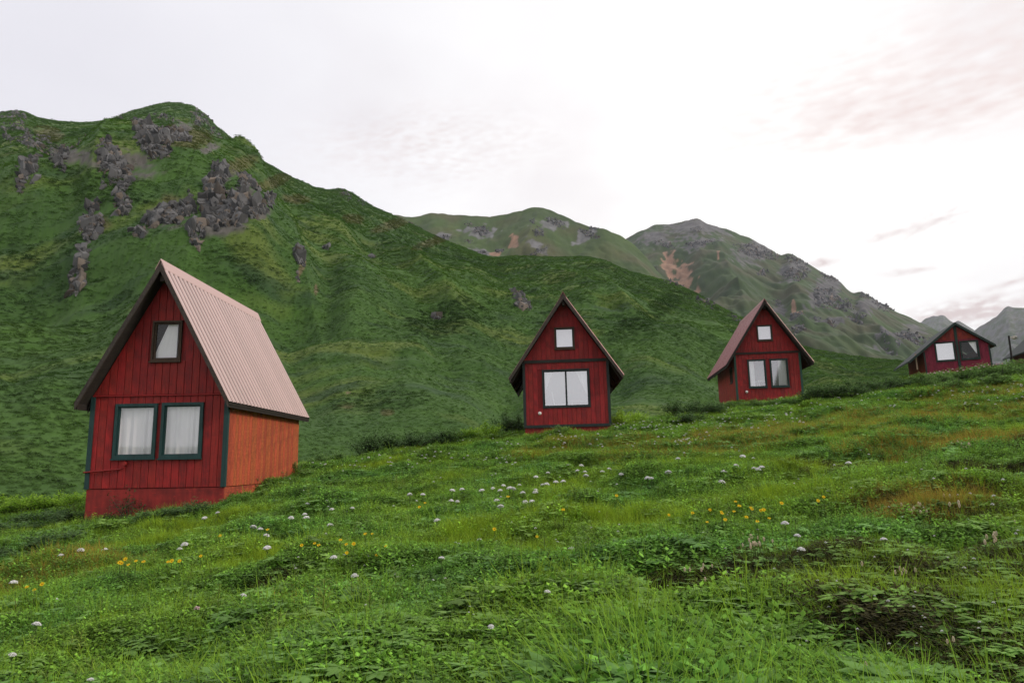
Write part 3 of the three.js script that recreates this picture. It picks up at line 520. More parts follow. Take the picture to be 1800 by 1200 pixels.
curtain(cabin1, 'closed white curtain in right window of nearest cabin', 'curtains of the nearest cabin', { y0: 0.8, y1: 2.18, left: fix(0.1), right: fix(1.13), folds: 7 });
curtain(cabin1, 'slanting white cloth standing in for sky reflection in upper window of nearest cabin', 'curtains of the nearest cabin', { y0: 3.36, y1: 4.38, left: (s) => s < 0.2 ? -0.27 : lerp(-0.27, 0.06, (s - 0.2) / 0.8), right: fix(0.3), z: -0.1, folds: 3, amp: 0.006 });  // cloth shape added in place of the sky reflected by the pane
const cabin2 = makeCabin({
  label: 'red cabin with dark trim standing in the middle', pos: [2.253, 1.386, -29.944], yaw: -0.057, lean: 0.003, w: 3.6, hw: 2.79, ha: 5.63, over: 0.505, e: 2.374, he: 2.11, Lr: 7.0, Lw: 6.0, seed: 41,
  mats: boardSet(0.40, 0.014, 0.016), sideMats: boardSet(0.40, 0.015, 0.016), trim: tealDark, frame: tealDark, belt: [0.13, 0.02], beltMat: std(C(0.035, 0.03, 0.028), 0.85, texWorn), skirtMat: std(C(0.34, 0.022, 0.018), 0.8, texWorn), skirtSide: std(C(0.34, 0.022, 0.018), 0.8, texWorn), roof: shadedRoof, capMat: std(C(0.3, 0.12, 0.12), 0.5), rake: weathered, baseTrim: true,
  windows: [{ rect: [-1.01, 0.81, 1.0, 2.44], t: 0.07, bars: [0.0], pane: mirrorPane, sill: false }, { rect: [-0.43, 3.305, 0.43, 4.25], t: 0.06, frame: bareFrame, sash: tealDark, pane: mirrorPane }],
});
part('vent_cap', new THREE.SphereGeometry(0.075, 14, 8, 0, Math.PI * 2, 0, Math.PI / 2).rotateX(Math.PI / 2).translate(-1.15, 0.6, 0), std(C(0.75, 0.74, 0.72), 0.5), cabin2);
curtain(cabin2, 'white curtain drawn to the left in middle cabin window', 'curtains of the middle cabin', { y0: 1.45, y1: 2.34, left: fix(-0.92), right: (s) => lerp(-0.9, -0.55, s), folds: 4 });
curtain(cabin2, 'white curtain drawn to the right in middle cabin window', 'curtains of the middle cabin', { y0: 1.3, y1: 2.34, left: (s) => lerp(0.88, 0.42, s), right: fix(0.92), folds: 4 });
curtain(cabin2, 'white blind filling upper window of middle cabin', 'curtains of the middle cabin', { y0: 3.36, y1: 4.2, left: fix(-0.38), right: fix(0.38), folds: 2, amp: 0.004 });
const white = std(C(0.82, 0.81, 0.8), 0.5);
function table(cab, x, z, w, label) {
  const t = thing('table', label, 'table'); t.position.copy(cab.localToWorld(V3(x, 0.125, z))); t.quaternion.copy(cab.quaternion);
  part('table_top', box(w, 0.045, 0.55, 0, 0.98, 0), white, t);
  for (const sx of [-1, 1]) for (const sz of [-1, 1]) part('leg', box(0.05, 0.955, 0.05, sx * (w / 2 - 0.06), 0.4775, sz * 0.22), white, t);
  return t;
}
table(cabin2, 0.62, -0.6, 0.9, 'small white table seen through middle cabin window');
{ const t = thing('chair', 'white chair seen through left pane of middle cabin window', 'chair'); t.position.copy(cabin2.localToWorld(V3(-0.3, 0.125, -0.6))); t.quaternion.copy(cabin2.quaternion);
  part('seat', box(0.46, 0.04, 0.44, 0, 0.85, 0), white, t);
  for (const sx of [-1, 1]) for (const sz of [-1, 1]) part('leg', box(0.04, 0.83, 0.04, sx * 0.2, 0.415, sz * 0.19), white, t);
  part('backrest', box(0.04, 0.55, 0.42, 0, 0.27, 0).rotateZ(0.16).translate(-0.22, 0.86, 0), white, t); }
const cabin3 = makeCabin({
  label: 'red cabin with roof shaded dull red and green corner trim', pos: [14.415, 3.135, -39.878], yaw: -0.114, lean: 0, w: 3.6, hw: 2.64, ha: 5.607, over: 0.534, e: 2.365, he: 2.0, Lr: 6.99, Lw: 5.9, seed: 61,
  mats: boardSet(0.40, 0.013, 0.014), sideMats: boardSet(0.42, 0.024, 0.016), trim: green, frame: std(C(0.009, 0.04, 0.035), 0.65, texPaint), belt: [0.12, 0.02], beltMat: std(C(0.05, 0.025, 0.022), 0.85, texWorn), skirtMat: std(C(0.26, 0.015, 0.014), 0.8, texPaint), skirtSide: std(C(0.28, 0.018, 0.015), 0.8, texPaint), roof: shadedRoof, capMat: std(C(0.3, 0.12, 0.12), 0.5), rake: darkWood, sideWindow: [4.35, 1.1, 4.95, 2.0],
  windows: [{ rect: [-1.1, 0.675, -0.1, 2.285], t: 0.06, pane: halfPane }, { rect: [0.12, 0.675, 1.11, 2.285], t: 0.06, pane: halfPane }, { rect: [-0.445, 3.335, 0.405, 4.245], t: 0.05, frame: bareFrame, sash: tealDark, pane: mirrorPane }],
});
part('vent_cap', new THREE.SphereGeometry(0.075, 14, 8, 0, Math.PI * 2, 0, Math.PI / 2).rotateX(Math.PI / 2).translate(-1.25, 0.46, 0), std(C(0.75, 0.74, 0.72), 0.5), cabin3);
curtain(cabin3, 'pale curtain at left edge of third cabin window', 'curtains of the cabin with green corner trim', { y0: 0.78, y1: 2.2, left: fix(-1.02), right: fix(-0.72), folds: 4, amp: 0.025 });
curtain(cabin3, 'pale curtain at right edge of third cabin window', 'curtains of the cabin with green corner trim', { y0: 0.78, y1: 2.2, left: (s) => lerp(0.55, 0.62, s), right: fix(1.03), folds: 5, amp: 0.025 });
curtain(cabin3, 'white blind filling upper window of third cabin', 'curtains of the cabin with green corner trim', { y0: 3.39, y1: 4.2, left: fix(-0.39), right: fix(0.35), folds: 2, amp: 0.004 });
table(cabin3, -0.1, -0.7, 0.8, 'small table seen through third cabin window');

// the low gabled cabin farther up, and the corner of another one
function lowCabin(o) {
  const cab = thing('low_cabin', o.label, 'cabin', 'low gabled cabins'); cab.position.set(...o.pos); cab.rotation.set(0, o.yaw, o.lean ?? 0, 'YXZ');
  const { w, Lw, ax, ha, e1, h1, e2, h2, over } = o, mL = (ha - h1) / (ax + e1), mR = (ha - h2) / (e2 - ax), tv = 0.2, top = (x) => (x < ax ? ha - mL * (ax - x) : ha - mR * (x - ax)) - tv;
  const cuts = o.windows.map((q) => q.rect);
  const outline = [[-w / 2, -0.8], [w / 2, -0.8], [w / 2, top(w / 2)], [ax, top(ax)], [-w / 2, top(-w / 2)]];
  const front = part('front_wall', holed(outline, cuts.map(([a, b, c, d]) => [a + 0.05, b + 0.05, c - 0.05, d - 0.05]), -0.12, -0.034), o.mats[0], cab);
  boards(front, -w / 2, w / 2, -0.8, (x) => Math.min(2.42, top(x)), 0.3, cuts, o.mats, -0.031, 0, 5);
  boards(front, -w / 2, w / 2, 2.43, top, 0.3, cuts, o.upper, -0.031, 0, 6);
  for (const s of [1, -1]) { const hs = top(s * w / 2) - 0.02, side = part('side_wall', plank([[0.13, -0.8], [Lw, -0.8], [Lw, hs], [0.13, hs]], -0.1, -0.034, 0), o.side[0], cab); side.rotation.y = s * Math.PI / 2; side.position.set(s * w / 2, 0, s > 0 ? 0 : -Lw); if (s < 0) side.geometry.translate(-0.13, 0, 0); boards(side, 0.01, Lw, -0.8, () => hs, 0.3, [], o.side, -0.031, 0, 8 + s); part('corner_trim', box(0.12, hs + 0.78, 0.03, s * (w / 2 - 0.055), (hs - 0.8) / 2, 0.0175), o.trim, cab); }
  part('back_wall', plank([[-w / 2 + 0.11, -0.8], [w / 2 - 0.11, -0.8], [w / 2 - 0.11, top(w / 2) - 0.02], [ax, top(ax) - 0.08], [-w / 2 + 0.11, top(-w / 2) - 0.02]], -Lw + 0.002, -Lw + 0.08, 0), o.mats[0], cab);
  part('floor', box(w - 0.26, 0.1, Lw - 0.26, 0, 0, -Lw / 2), inner, cab);
  part('post_trim', box(0.2, top(ax) - 0.12, 0.045, 0.1, (top(ax) - 0.12) / 2 + 0.02, 0.026), o.trim, cab);
  const Lr = Lw + over + 0.3;
  part('roof', plank([[ax, ha], [-e1, h1], [-e1, h1 - 0.12], [ax, ha - 0.13]], over - Lr, over - 0.05, 0), o.roof, cab);
  part('roof', plank([[ax, ha], [e2, h2], [e2, h2 - 0.12], [ax, ha - 0.13]], over - Lr, over - 0.05, 0), o.roof, cab);
  part('rake_board', plank([[ax, ha + 0.01], [-e1, h1 + 0.01], [-e1, h1 - 0.2], [ax, ha - 0.22]], over - 0.046, over, 0), o.rake, cab);
  part('rake_board', plank([[ax, ha + 0.01], [e2, h2 + 0.01], [e2, h2 - 0.2], [ax, ha - 0.22]], over - 0.046, over, 0), o.rake, cab);
  for (const q of o.windows) windowPart(front, q.rect, { t: 0.09, frame: o.trim, ...q });
  cab.updateMatrixWorld(); return cab;
}
const greyGreen = std(C(0.018, 0.04, 0.032), 0.75, texWorn), darkRoof = std(C(0.022, 0.03, 0.03), 0.7), magenta = boardSet(0.30, 0.008, 0.045), orangeRed = boardSet(0.34, 0.028, 0.014);
const cabin4 = lowCabin({
  label: 'low magenta red cabin with dark gable roof far right', pos: [36.312, 6.635, -57.51], yaw: -0.306, lean: 0.014, w: 4.8, Lw: 6, ax: 0.1, ha: 3.83, e1: 3.55, h1: 0.93, e2: 2.77, h2: 1.76, over: 0.3, mats: magenta, upper: orangeRed, side: boardSet(0.34, 0.03, 0.014), trim: greyGreen, roof: darkRoof, rake: greyGreen,
  windows: [{ rect: [-1.53, 0.72, -0.06, 2.32], pane: mirrorPane }, { rect: [0.28, 0.73, 1.64, 2.29] }],
});
part('porch_post', box(0.1, 1.3, 0.1, -2.95, 0.85, -0.2), std(C(0.5, 0.33, 0.24), 0.8, texWorn), cabin4);
curtain(cabin4, 'white curtain corner in dark window of low magenta cabin', null, { y0: 1.2, y1: 2.2, left: (s) => lerp(1.42, 0.95, s), right: fix(1.5), folds: 4 });
curtain(cabin4, 'white blind filling left window of low magenta cabin', null, { y0: 0.8, y1: 2.24, left: fix(-1.46), right: fix(-0.12), folds: 3, amp: 0.006 });
const q5 = at(1847, 640, 64);
lowCabin({ label: 'corner of dark red cabin cut by the right edge', pos: [q5.x, q5.y, q5.z], yaw: -0.3, w: 2.9, Lw: 5, ax: 0, ha: 3.0, e1: 1.95, h1: 1.25, e2: 1.95, h2: 1.25, over: 0.4, mats: boardSet(0.2, 0.012, 0.02), upper: boardSet(0.2, 0.012, 0.02), side: boardSet(0.2, 0.012, 0.02), trim: greyGreen, roof: darkRoof, rake: darkWood, windows: [] });
{ const base = at(1782, 650, 60), topP = at(1774, 590, 60), l = thing('lamp_post', 'dark wooden pole with flood lamp beside the low cabin', 'lamp post'); base.y -= 0.4; l.position.copy(base);
  const d = topP.clone().sub(base), pole = new Geo(); for (let k = 0; k < 4; k++) pole.stick(d.clone().multiplyScalar(k / 4), d.clone().multiplyScalar((k + 1) / 4), 0.085 - k * 0.004, 0.085 - (k + 1) * 0.004, [1, 1, 1], 10);
  part('pole', pole.build(), darkWood, l);
  const head = part('lamp_head', mergeGeometries([box(0.3, 0.22, 0.3, 0.42, -0.13, 0.05).toNonIndexed(), box(0.2, 0.06, 0.06, 0.2, -0.12, 0.02).toNonIndexed()]).applyMatrix4(new THREE.Matrix4().makeRotationZ(-0.12).setPosition(d)), std(C(0.55, 0.5, 0.45), 0.6), l);
  part('lens', box(0.22, 0.16, 0.02, 0.46, -0.16, 0.212).applyMatrix4(new THREE.Matrix4().makeRotationZ(-0.12).setPosition(d)), std(C(0.12, 0.12, 0.1), 0.25), head); }
console.log('cabins');
// ---------------------------------------------------------------- plants
const leafMat = new THREE.MeshPhysicalMaterial({ vertexColors: true, roughness: 1, specularIntensity: 0.15, transmission: 0.36, thickness: 0, side: THREE.DoubleSide });
const petalMat = new THREE.MeshPhysicalMaterial({ vertexColors: true, roughness: 1, specularIntensity: 0.2, transmission: 0.3, thickness: 0, side: THREE.DoubleSide });
const rp = rng(77);
const rr = (a, b) => a + (b - a) * rp();
const unit = (az, el) => V3(Math.cos(el) * Math.cos(az), Math.sin(el), Math.cos(el) * Math.sin(az));
const sideOf = (d) => { const s = V3(-d.z, 0, d.x); return s.lengthSq() < 1e-6 ? V3(1, 0, 0) : s.normalize(); };
const tint = (c, k) => { const q = 1 + k * (rp() - 0.5) * 2; return [c[0] * q, c[1] * q, c[2] * q]; };
function sprig(g, root, h, az, lean, leaves, len, hw, c, wood) {        // a leafy willow shoot
  const c0 = tint(c, 0.5), tip = V3(root.x + Math.cos(az) * lean, root.y + h, root.z + Math.sin(az) * lean); g.stick(root, tip, 0.0022, 0.001, wood, 3);
  for (let i = 0; i < leaves; i++) {
    const t = 0.18 + 0.82 * (i + rp() * 0.6) / leaves, a = i * 2.4 + rr(-0.4, 0.4), d = unit(a, rr(0.15, 0.95)), l = len * rr(0.7, 1.15) * (1 - 0.25 * t);
    g.leaf(root.clone().lerp(tip, Math.min(1, t)), d, sideOf(d), l, hw * rr(0.8, 1.2), l * rr(0.05, 0.4), tint(c0, 0.28), tint(c0, 0.32));
  }
}
function willowClump(n, h, spread, len, hw, leaves, c) { const g = new Geo(); for (let i = 0; i < n; i++) { const a = rr(0, 6.28), r = spread * Math.sqrt(rp()); sprig(g, V3(Math.cos(a) * r, -0.03, Math.sin(a) * r), h * rr(0.6, 1.1), a, r * 0.5 + rr(0, 0.05), leaves, len, hw, c, [0.1, 0.11, 0.04]); } return g.build(); }
function grassTuft(n, h, spread, w, c1, c2) { const g = new Geo(); for (let i = 0; i < n; i++) { const a = rr(0, 6.28), r = spread * Math.sqrt(rp()), hh = h * rr(0.5, 1.15); g.blade(Math.cos(a) * r, Math.sin(a) * r, hh, w * rr(0.7, 1.2), a + rr(-0.9, 0.9), hh * rr(0.1, 0.75), tint(c1, 0.15), tint(c2, 0.25)); } return g.build(); }
function herb(n, h, len, c) {                                            // lobed basal leaves on stalks
  const g = new Geo();
  for (let i = 0; i < n; i++) {
    const a = i * 2.4 + rr(-0.5, 0.5), r = rr(0.02, 0.1), y = h * rr(0.5, 1), p = V3(Math.cos(a) * r * 2, y, Math.sin(a) * r * 2); g.stick(V3(0, -0.02, 0), p, 0.003, 0.002, [0.05, 0.08, 0.02], 3);
    const cc = tint(c, 0.22); for (let k = -2; k <= 2; k++) { const b = a + k * 0.62, d = unit(b, rr(-0.05, 0.35)), l = len * (1 - Math.abs(k) * 0.13) * rr(0.85, 1.1); g.leaf(p, d, sideOf(d), l, l * 0.24, l * 0.22, cc, tint(c, 0.15)); }
  }
  return g.build();
}
function spear(h, leaves, len, c) {                                      // fireweed: one stem, narrow leaves all round
  const g = new Geo(), top = V3(rr(-0.03, 0.03), h, rr(-0.03, 0.03)); g.stick(V3(0, -0.03, 0), top, 0.003, 0.0018, [0.15, 0.15, 0.05], 4);
  for (let i = 0; i < leaves; i++) { const t = 0.15 + 0.85 * i / leaves, d = unit(i * 2.4, rr(0.1, 0.7) + t * 0.4), l = len * (1.05 - 0.55 * t); g.leaf(V3(top.x * t, h * t, top.z * t), d, sideOf(d), l, l * 0.085, l * 0.25, tint(c, 0.2), tint(c, 0.2)); }
  return g.build();
}
function heath(n, h, c) {                                                // dark low mat of tiny needled twigs
  const g = new Geo();
  for (let i = 0; i < n; i++) { const a = rr(0, 6.28), r = 0.15 * Math.sqrt(rp()), b = V3(Math.cos(a) * r, -0.02, Math.sin(a) * r), hh = h * rr(0.6, 1.2), d0 = unit(rr(0, 6.28), rr(0.8, 1.5));
    for (let k = 0; k < 7; k++) { const d = unit(rr(0, 6.28), rr(0.0, 0.9)); g.leaf(b.clone().addScaledVector(d0, hh * (0.3 + 0.1 * k)), d, sideOf(d), 0.028, 0.006, 0.002, tint(c, 0.3)); } }
  return g.build();
}
function fern(n, len, c) {                                               // arching fronds with paired leaflets
  const g = new Geo();
  for (let i = 0; i < n; i++) { const a = i / n * 6.28 + rr(-0.3, 0.3), cc = tint(c, 0.2), L = len * rr(0.7, 1.1);
    for (let k = 2; k < 11; k++) { const t = k / 11, p = V3(Math.cos(a) * L * t * 0.8, L * (t * 0.9 - 0.62 * t * t), Math.sin(a) * L * t * 0.8), w = L * 0.2 * Math.sin(Math.PI * (0.12 + 0.86 * t)); for (const s of [-1, 1]) { const d = unit(a + s * 1.25, 0.1); g.leaf(p, d, sideOf(d), w, w * 0.2, w * 0.25, cc, tint(c, 0.12)); } } }
  return g.build();
}
class Field {                                                            // one kind of uncountable plant, as copies of one shape
  constructor(name, label, category, geo, mat) { Object.assign(this, { name, label, category, geo, mat, m: [], c: [] }); }
  add(x, y, z, s, turn, col, tilt = 0.12, sy = 1) {
    const q = new THREE.Quaternion().setFromEuler(new THREE.Euler(rr(-tilt, tilt), turn, rr(-tilt, tilt)));
    this.m.push(new THREE.Matrix4().compose(V3(x, y, z), q, V3(s, s * sy, s))); this.c.push(col);
  }
  build() {
    if (!this.m.length) return; const o = new THREE.InstancedMesh(this.geo, this.mat, this.m.length); o.name = numbered(this.name); o.castShadow = o.receiveShadow = true;
    this.m.forEach((q, i) => o.setMatrixAt(i, q)); const k = new THREE.Color(); this.c.forEach((c, i) => o.setColorAt(i, k.setRGB(c[0], c[1], c[2])));
    scene.add(o); tag(o, this.label, this.category, null, 'stuff');
  }
}
const one = [1, 1, 1];
const wC = [0.195, 0.395, 0.055], gC1 = [0.13, 0.23, 0.02], gC2 = [0.27, 0.46, 0.045];
const fields = {
  willow: [0, 1, 2].map(() => new Field('willow_ground_cover', 'low leafy willow cover over the meadow', 'ground cover', willowClump(9, 0.25, 0.13, 0.064, 0.0125, 15, wC), leafMat)),
  broad: [0, 1].map(() => new Field('leafy_ground_cover', 'small round leaved plants among the grass', 'ground cover', willowClump(8, 0.18, 0.12, 0.048, 0.0145, 12, [0.19, 0.375, 0.05]), leafMat)),
  grass: [0, 1, 2].map((k) => new Field('meadow_grass', 'green grass blades growing through the meadow', 'grass', grassTuft(22, 0.34 + k * 0.05, 0.1, 0.0052, gC1, gC2), leafMat)),
  rust: [0, 1].map(() => new Field('rusty_sedge', 'rust coloured sedge patches in the meadow', 'grass', grassTuft(22, 0.25, 0.1, 0.0038, [0.21, 0.18, 0.035], [0.39, 0.265, 0.05]), leafMat)),
  herb: [0, 1].map(() => new Field('broadleaf_herb', 'broad lobed leaves low in the meadow', 'ground cover', herb(8, 0.22, 0.11, [0.2, 0.37, 0.09]), leafMat)),
  spear: [0, 1].map(() => new Field('fireweed_stalks', 'upright narrow leaved stalks in the meadow', 'ground cover', spear(0.4, 40, 0.13, [0.2, 0.31, 0.06]), leafMat)),
  heath: [0, 1].map(() => new Field('heath_mat', 'dark heath mat in the hollows of the meadow', 'heath', heath(40, 0.13, [0.07, 0.066, 0.02]), leafMat)),
  fern: [new Field('fern_fronds', 'small arching fern fronds in the meadow', 'ground cover', fern(7, 0.3, [0.2, 0.35, 0.06]), leafMat)],
};
const pick = (a) => a[Math.floor(rp() * a.length)];
const footprints = [[cabin1, 1.85, 6.2], [cabin2, 1.85, 6.1], [cabin3, 1.85, 6.0], [cabin4, 2.45, 6.1]].map(([c, hw, L]) => ({ inv: c.matrixWorld.clone().invert(), hw, L }));
const inCabin = (x, z, m = 0.08) => footprints.some((f) => { const p = V3(x, 0, z).applyMatrix4(f.inv); return Math.abs(p.x) < f.hw + m && p.z < m && p.z > -f.L - m; });
{
  const R = 92, count = 500000;
  for (let i = 0; i < count; i++) {
    const u = rp(), r = 1.6 * Math.pow(R / 1.6, Math.pow(u, 0.93)), az = rr(-0.74, 0.74), x = r * Math.sin(az), z = -r * Math.cos(az);
    if (z < crestZ(x) - 7 || inCabin(x, z)) continue;
    const y = meadowY(x, z), h = near(heathSpots, x, z), ru = near(rusty, x, z), n1 = fbm(x * 0.35, z * 0.35, 21, 3), n2 = fbm(x * 0.9, z * 0.9, 33, 2), n3 = fbm(x * 2.2, z * 2.2, 41, 2);
    const right = sstep(0.8, 2.3, x) * (1 - sstep(6, 10, r)) * 0.7, dark = clamp(h * 1.2 + right + n2 * 0.85 - 0.05), grow = clamp(r / 7, 0.62, 1.9), lod = Math.sqrt(clamp(r / 14, 1, 3.2));
    const k = 0.88 + n3 * 0.7 + 0.4 * (rp() - 0.5), yel = clamp(0.5 + n1 * 1.4), col = [k * lerp(0.82, 1.25, yel), k * lerp(0.95, 1.06, yel), k * lerp(1.15, 0.72, yel)];
    const cl = fbm(x * 0.8 + 50, z * 0.8, 61, 2), turn = rr(0, 6.28), s = rr(0.7, 1.2) * lod * lerp(1.08, 0.86, sstep(4, 8, r)) * clamp(1.0 + cl * 1.2, 0.6, 1.3);
    const lush = lerp(0.3, 1, sstep(5, 11, r)), q = rp(), flat = lerp(0.78, 1, sstep(4, 9, r)) / Math.pow(lod, 0.95);
    if (ru > 0.18 && q < clamp(ru * 0.7 + 1.3 * n3 + 0.4 * n2, 0, 0.42)) pick(fields.rust).add(x, y, z, s * rr(0.8, 1.15) * (r > 11 ? 1.3 : 1), turn, [k, k * rr(0.85, 1.35), k], 0.12, flat);
    else if (dark > 0.42 && q < 0.9 * dark + 0.1) { if (rp() < 0.84) pick(fields.heath).add(x, y, z, s * 1.15, turn, [k, k, k], 0.12, flat); else if (rp() < 0.35) pick(fields.grass).add(x, y, z, s * 0.7, turn, col, 0.12, flat); else pick(fields.herb).add(x, y, z, s * 0.7, turn, col, 0.12, flat); }
    else if (n1 + 0.22 * (rp() - 0.5) > 0.16) (rp() < 0.36 * lush ? pick(fields.grass) : pick(fields.broad)).add(x, y, z, s * 0.85, turn, col, 0.14, flat);
    else { const t = rp(); (t < 0.58 ? pick(fields.willow) : t < 0.84 ? pick(fields.broad) : t < 0.84 + 0.07 * lush ? pick(fields.grass) : t < 0.96 ? pick(fields.herb) : t < 0.985 || r < 5.5 || rp() < 0.8 ? pick(fields.fern) : pick(fields.spear)).add(x, y, z, s * (0.9 + 0.5 * clamp(n2 + 0.3)), turn, col, 0.16, flat); }
  }
  for (const a of Object.values(fields)) for (const f of a) f.build();
}
console.log('ground cover');
// scrub mounds covering the green mountain
function mound(leaves, c) { const g = new Geo(); for (let i = 0; i < leaves; i++) { const a = i * 2.4 + rr(-0.3, 0.3), el = Math.asin(Math.sqrt(rp())) , d = unit(a, el), p = V3(d.x * 0.8, d.y * 0.48 - 0.12, d.z * 0.8), o = unit(rr(0, 6.28), rr(-0.2, 0.9)), l = rr(0.18, 0.36); g.leaf(p, o, sideOf(o), l, l * 0.3, l * 0.3, tint(c, 0.18), tint(c, 0.2)); } return g.build(); }
{
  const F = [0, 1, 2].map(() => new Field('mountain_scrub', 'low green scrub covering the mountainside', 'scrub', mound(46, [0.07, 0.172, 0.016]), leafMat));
  const shadeThickets = patchMask([[40, 640, 150, 220], [60, 480, 120, 90], [250, 560, 120, 60, 0.2], [420, 470, 60, 60], [650, 700, 110, 22], [780, 560, 90, 40, -0.5], [1130, 560, 90, 22, -0.5], [180, 330, 80, 40]]);  // thicket patches; they also carry the lower left slope shade as darker colour
  for (let i = 0; i < 400000; i++) {
    const phi = lerp(slopeA.p0 * 0.8, slopeA.p1 * 0.93, rp()), s = Math.pow(rp(), 1.0);
    if (phi < -0.72 || phi > 0.72) continue;
    const b = slopeA.base(phi, s), al = phi * b.r, u = b.r * 1.12, n = fbm(al / 22, u / 10, 51, 3), n2 = fbm(al / 60, u / 40, 57, 2);
    if (n + n2 * 0.5 < -0.34 + 0.2 * rp()) continue;
    const p = slopeA.point(phi, s, 1), tb = p.y / Math.hypot(p.x, p.z); if (screeA(phi, tb, 0.5 * n) > 0.3 && rp() < 0.93) continue;
    const big = fbm(al / 60, u / 34, 1.9, 3), yel = clamp(0.45 + big * 1.6 + n * 0.5), k = rr(0.8, 1.18) * (1 - 0.25 * clamp(n2 * 3)), br = brownA(phi, tb, 0.3);
    const inShadeThicket = shadeThickets(phi, tb, 0.9 * n + 0.5 * n2) > 0.22, bush = rp() < 0.03, sc = clamp(b.r / 260, 0.35, 1.35) * (bush ? rr(1.1, 1.9) : rr(0.4, 0.85)) * (inShadeThicket ? 1.35 : 0.9), dk = (bush ? 0.8 : 1.04) * (inShadeThicket ? 0.74 : 1.04);  // inside the patches: larger mounds, with slope shade put into their colour
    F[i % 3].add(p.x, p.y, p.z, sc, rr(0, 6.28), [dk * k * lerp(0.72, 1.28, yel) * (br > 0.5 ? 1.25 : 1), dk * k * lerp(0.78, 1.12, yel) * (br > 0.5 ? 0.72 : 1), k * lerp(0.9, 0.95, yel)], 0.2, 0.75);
  }
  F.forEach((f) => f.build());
}
console.log('scrub');
// ---- countable shrubs
const barkMat = std(C(0.06, 0.045, 0.032), 0.95);
function shrubShape(seed, leaves, len, hw, c, flat = 0.75) {             // unit shrub: 1 m wide crown about 1 m tall
  const R = rng(seed), st = new Geo(), lf = new Geo(); 
  for (let i = 0; i < 14; i++) {
    const a = i * 2.4 + R(), el = 0.55 + R() * 0.95, top = unit(a, el).multiplyScalar(0.45 + R() * 0.42); top.y *= flat * 1.25; const mid = top.clone().multiplyScalar(0.5).add(V3(0, 0.06, 0));
    st.stick(V3(0, -0.1, 0), mid, 0.014, 0.009, [1, 1, 1], 4); st.stick(mid, top, 0.009, 0.003, [1, 1, 1], 4);
    for (let k = 0; k < leaves / 14; k++) {
      const t = 0.3 + 0.7 * Math.sqrt(R()), j = unit(R() * 6.28, (R() - 0.35) * 2.2).multiplyScalar(0.16 * R() + 0.03), p = (t < 0.5 ? mid.clone().multiplyScalar(t * 2) : mid.clone().lerp(top, t * 2 - 1)).add(j);
      if (p.y < 0) p.y = R() * 0.12; const d = unit(R() * 6.28, (R() - 0.15) * 1.3), l = len * (0.7 + R() * 0.6), q = 0.75 + R() * 0.5, cc = [c[0] * q, c[1] * q, c[2] * q];
      lf.leaf(p, d, sideOf(d), l, hw * (0.8 + R() * 0.4), l * 0.25 * R(), cc, cc);
    }
  }
  return { stems: st.build(), foliage: lf.build() };
}
const shrubKinds = { dark: [1, 2, 3].map((k) => shrubShape(k, 1500, 0.085, 0.021, [0.095, 0.175, 0.055])), bright: [4, 5].map((k) => shrubShape(k, 1500, 0.08, 0.018, [0.34, 0.54, 0.05])), mid: [6, 7, 8].map((k) => shrubShape(k, 1500, 0.08, 0.019, [0.16, 0.28, 0.075])), twiggy: [9].map((k) => shrubShape(k, 420, 0.07, 0.016, [0.05, 0.075, 0.03])) };
let shrubN = 0;
function shrub(kind, px, py, wPx, hPx, label, group, push = 0) {
  let p = groundHit(px, py); const rd = rayDir(px, py);
  if (p.length() > 75) { let t = 8; while (t < 80 && rd.z * t > crestZ(rd.x * t) - 0.4) t *= 1.01; p = V3(rd.x * t, meadowY(rd.x * t, rd.z * t), rd.z * t); }  // stands on the crest
  const d = p.length(), set = shrubKinds[kind], v = set[shrubN++ % set.length], t = thing('shrub', label, 'shrub', group);
  t.position.copy(p); t.position.y -= 0.03; const w = wPx / FOCAL * d / 0.95, tp = rayDir(px, py - hPx), h = Math.max(0.35, tp.y * (p.z / tp.z) - p.y) / 0.8; t.scale.set(w, h, w); t.rotation.y = shrubN * 1.7;
  part('stem', v.stems, barkMat, t); part('foliage', v.foliage, leafMat, t);
  return t;
}
const line = (kind, list, label, group) => list.forEach((a) => shrub(kind, ...a, label, group));
line('bright', [[12, 905, 60, 36], [52, 903, 60, 36], [92, 900, 56, 36], [128, 897, 46, 34]], 'bright green shrub in the hedge left of the nearest cabin', 'hedge beside the nearest cabin');
line('dark', [[20, 945, 70, 40], [70, 935, 70, 42], [115, 928, 60, 36], [30, 985, 80, 36], [95, 965, 80, 34]], 'dark green shrub below the hedge at the left edge', 'shrubs at the left edge');
shrub('twiggy', 226, 924, 60, 66, 'dark twiggy shrub against the front of the nearest cabin');
shrub('twiggy', 185, 928, 44, 36, 'small dark shrub at the left front corner of the nearest cabin');
line('dark', [[300, 918, 50, 30], [345, 911, 50, 34], [265, 922, 44, 28]], 'dark green bush growing along the nearest cabin skirting', 'bushes along the nearest cabin front');
line('mid', [[430, 868, 46, 34], [470, 850, 44, 30], [505, 835, 40, 26]], 'leafy bush along the orange side wall', 'bushes along the orange side wall');
line('dark', [[640, 806, 60, 34], [680, 800, 66, 40], [725, 795, 66, 40], [765, 788, 56, 34], [655, 790, 50, 34]], 'dark willow shrub in the clump between the two nearest cabins', 'willow clump between the two nearest cabins');
line('mid', [[795, 782, 50, 30], [560, 822, 44, 24], [595, 815, 44, 24]], 'leafy shrub on the crest beside the willow clump', 'crest shrubs');
line('bright', [[825, 776, 44, 26], [858, 770, 48, 30]], 'bright green shrub left of the middle cabin', 'bright shrubs by the middle cabin');
line('dark', [[890, 764, 44, 38], [912, 762, 34, 34]], 'dark shrub at the left corner of the middle cabin', 'dark shrubs by the middle cabin');
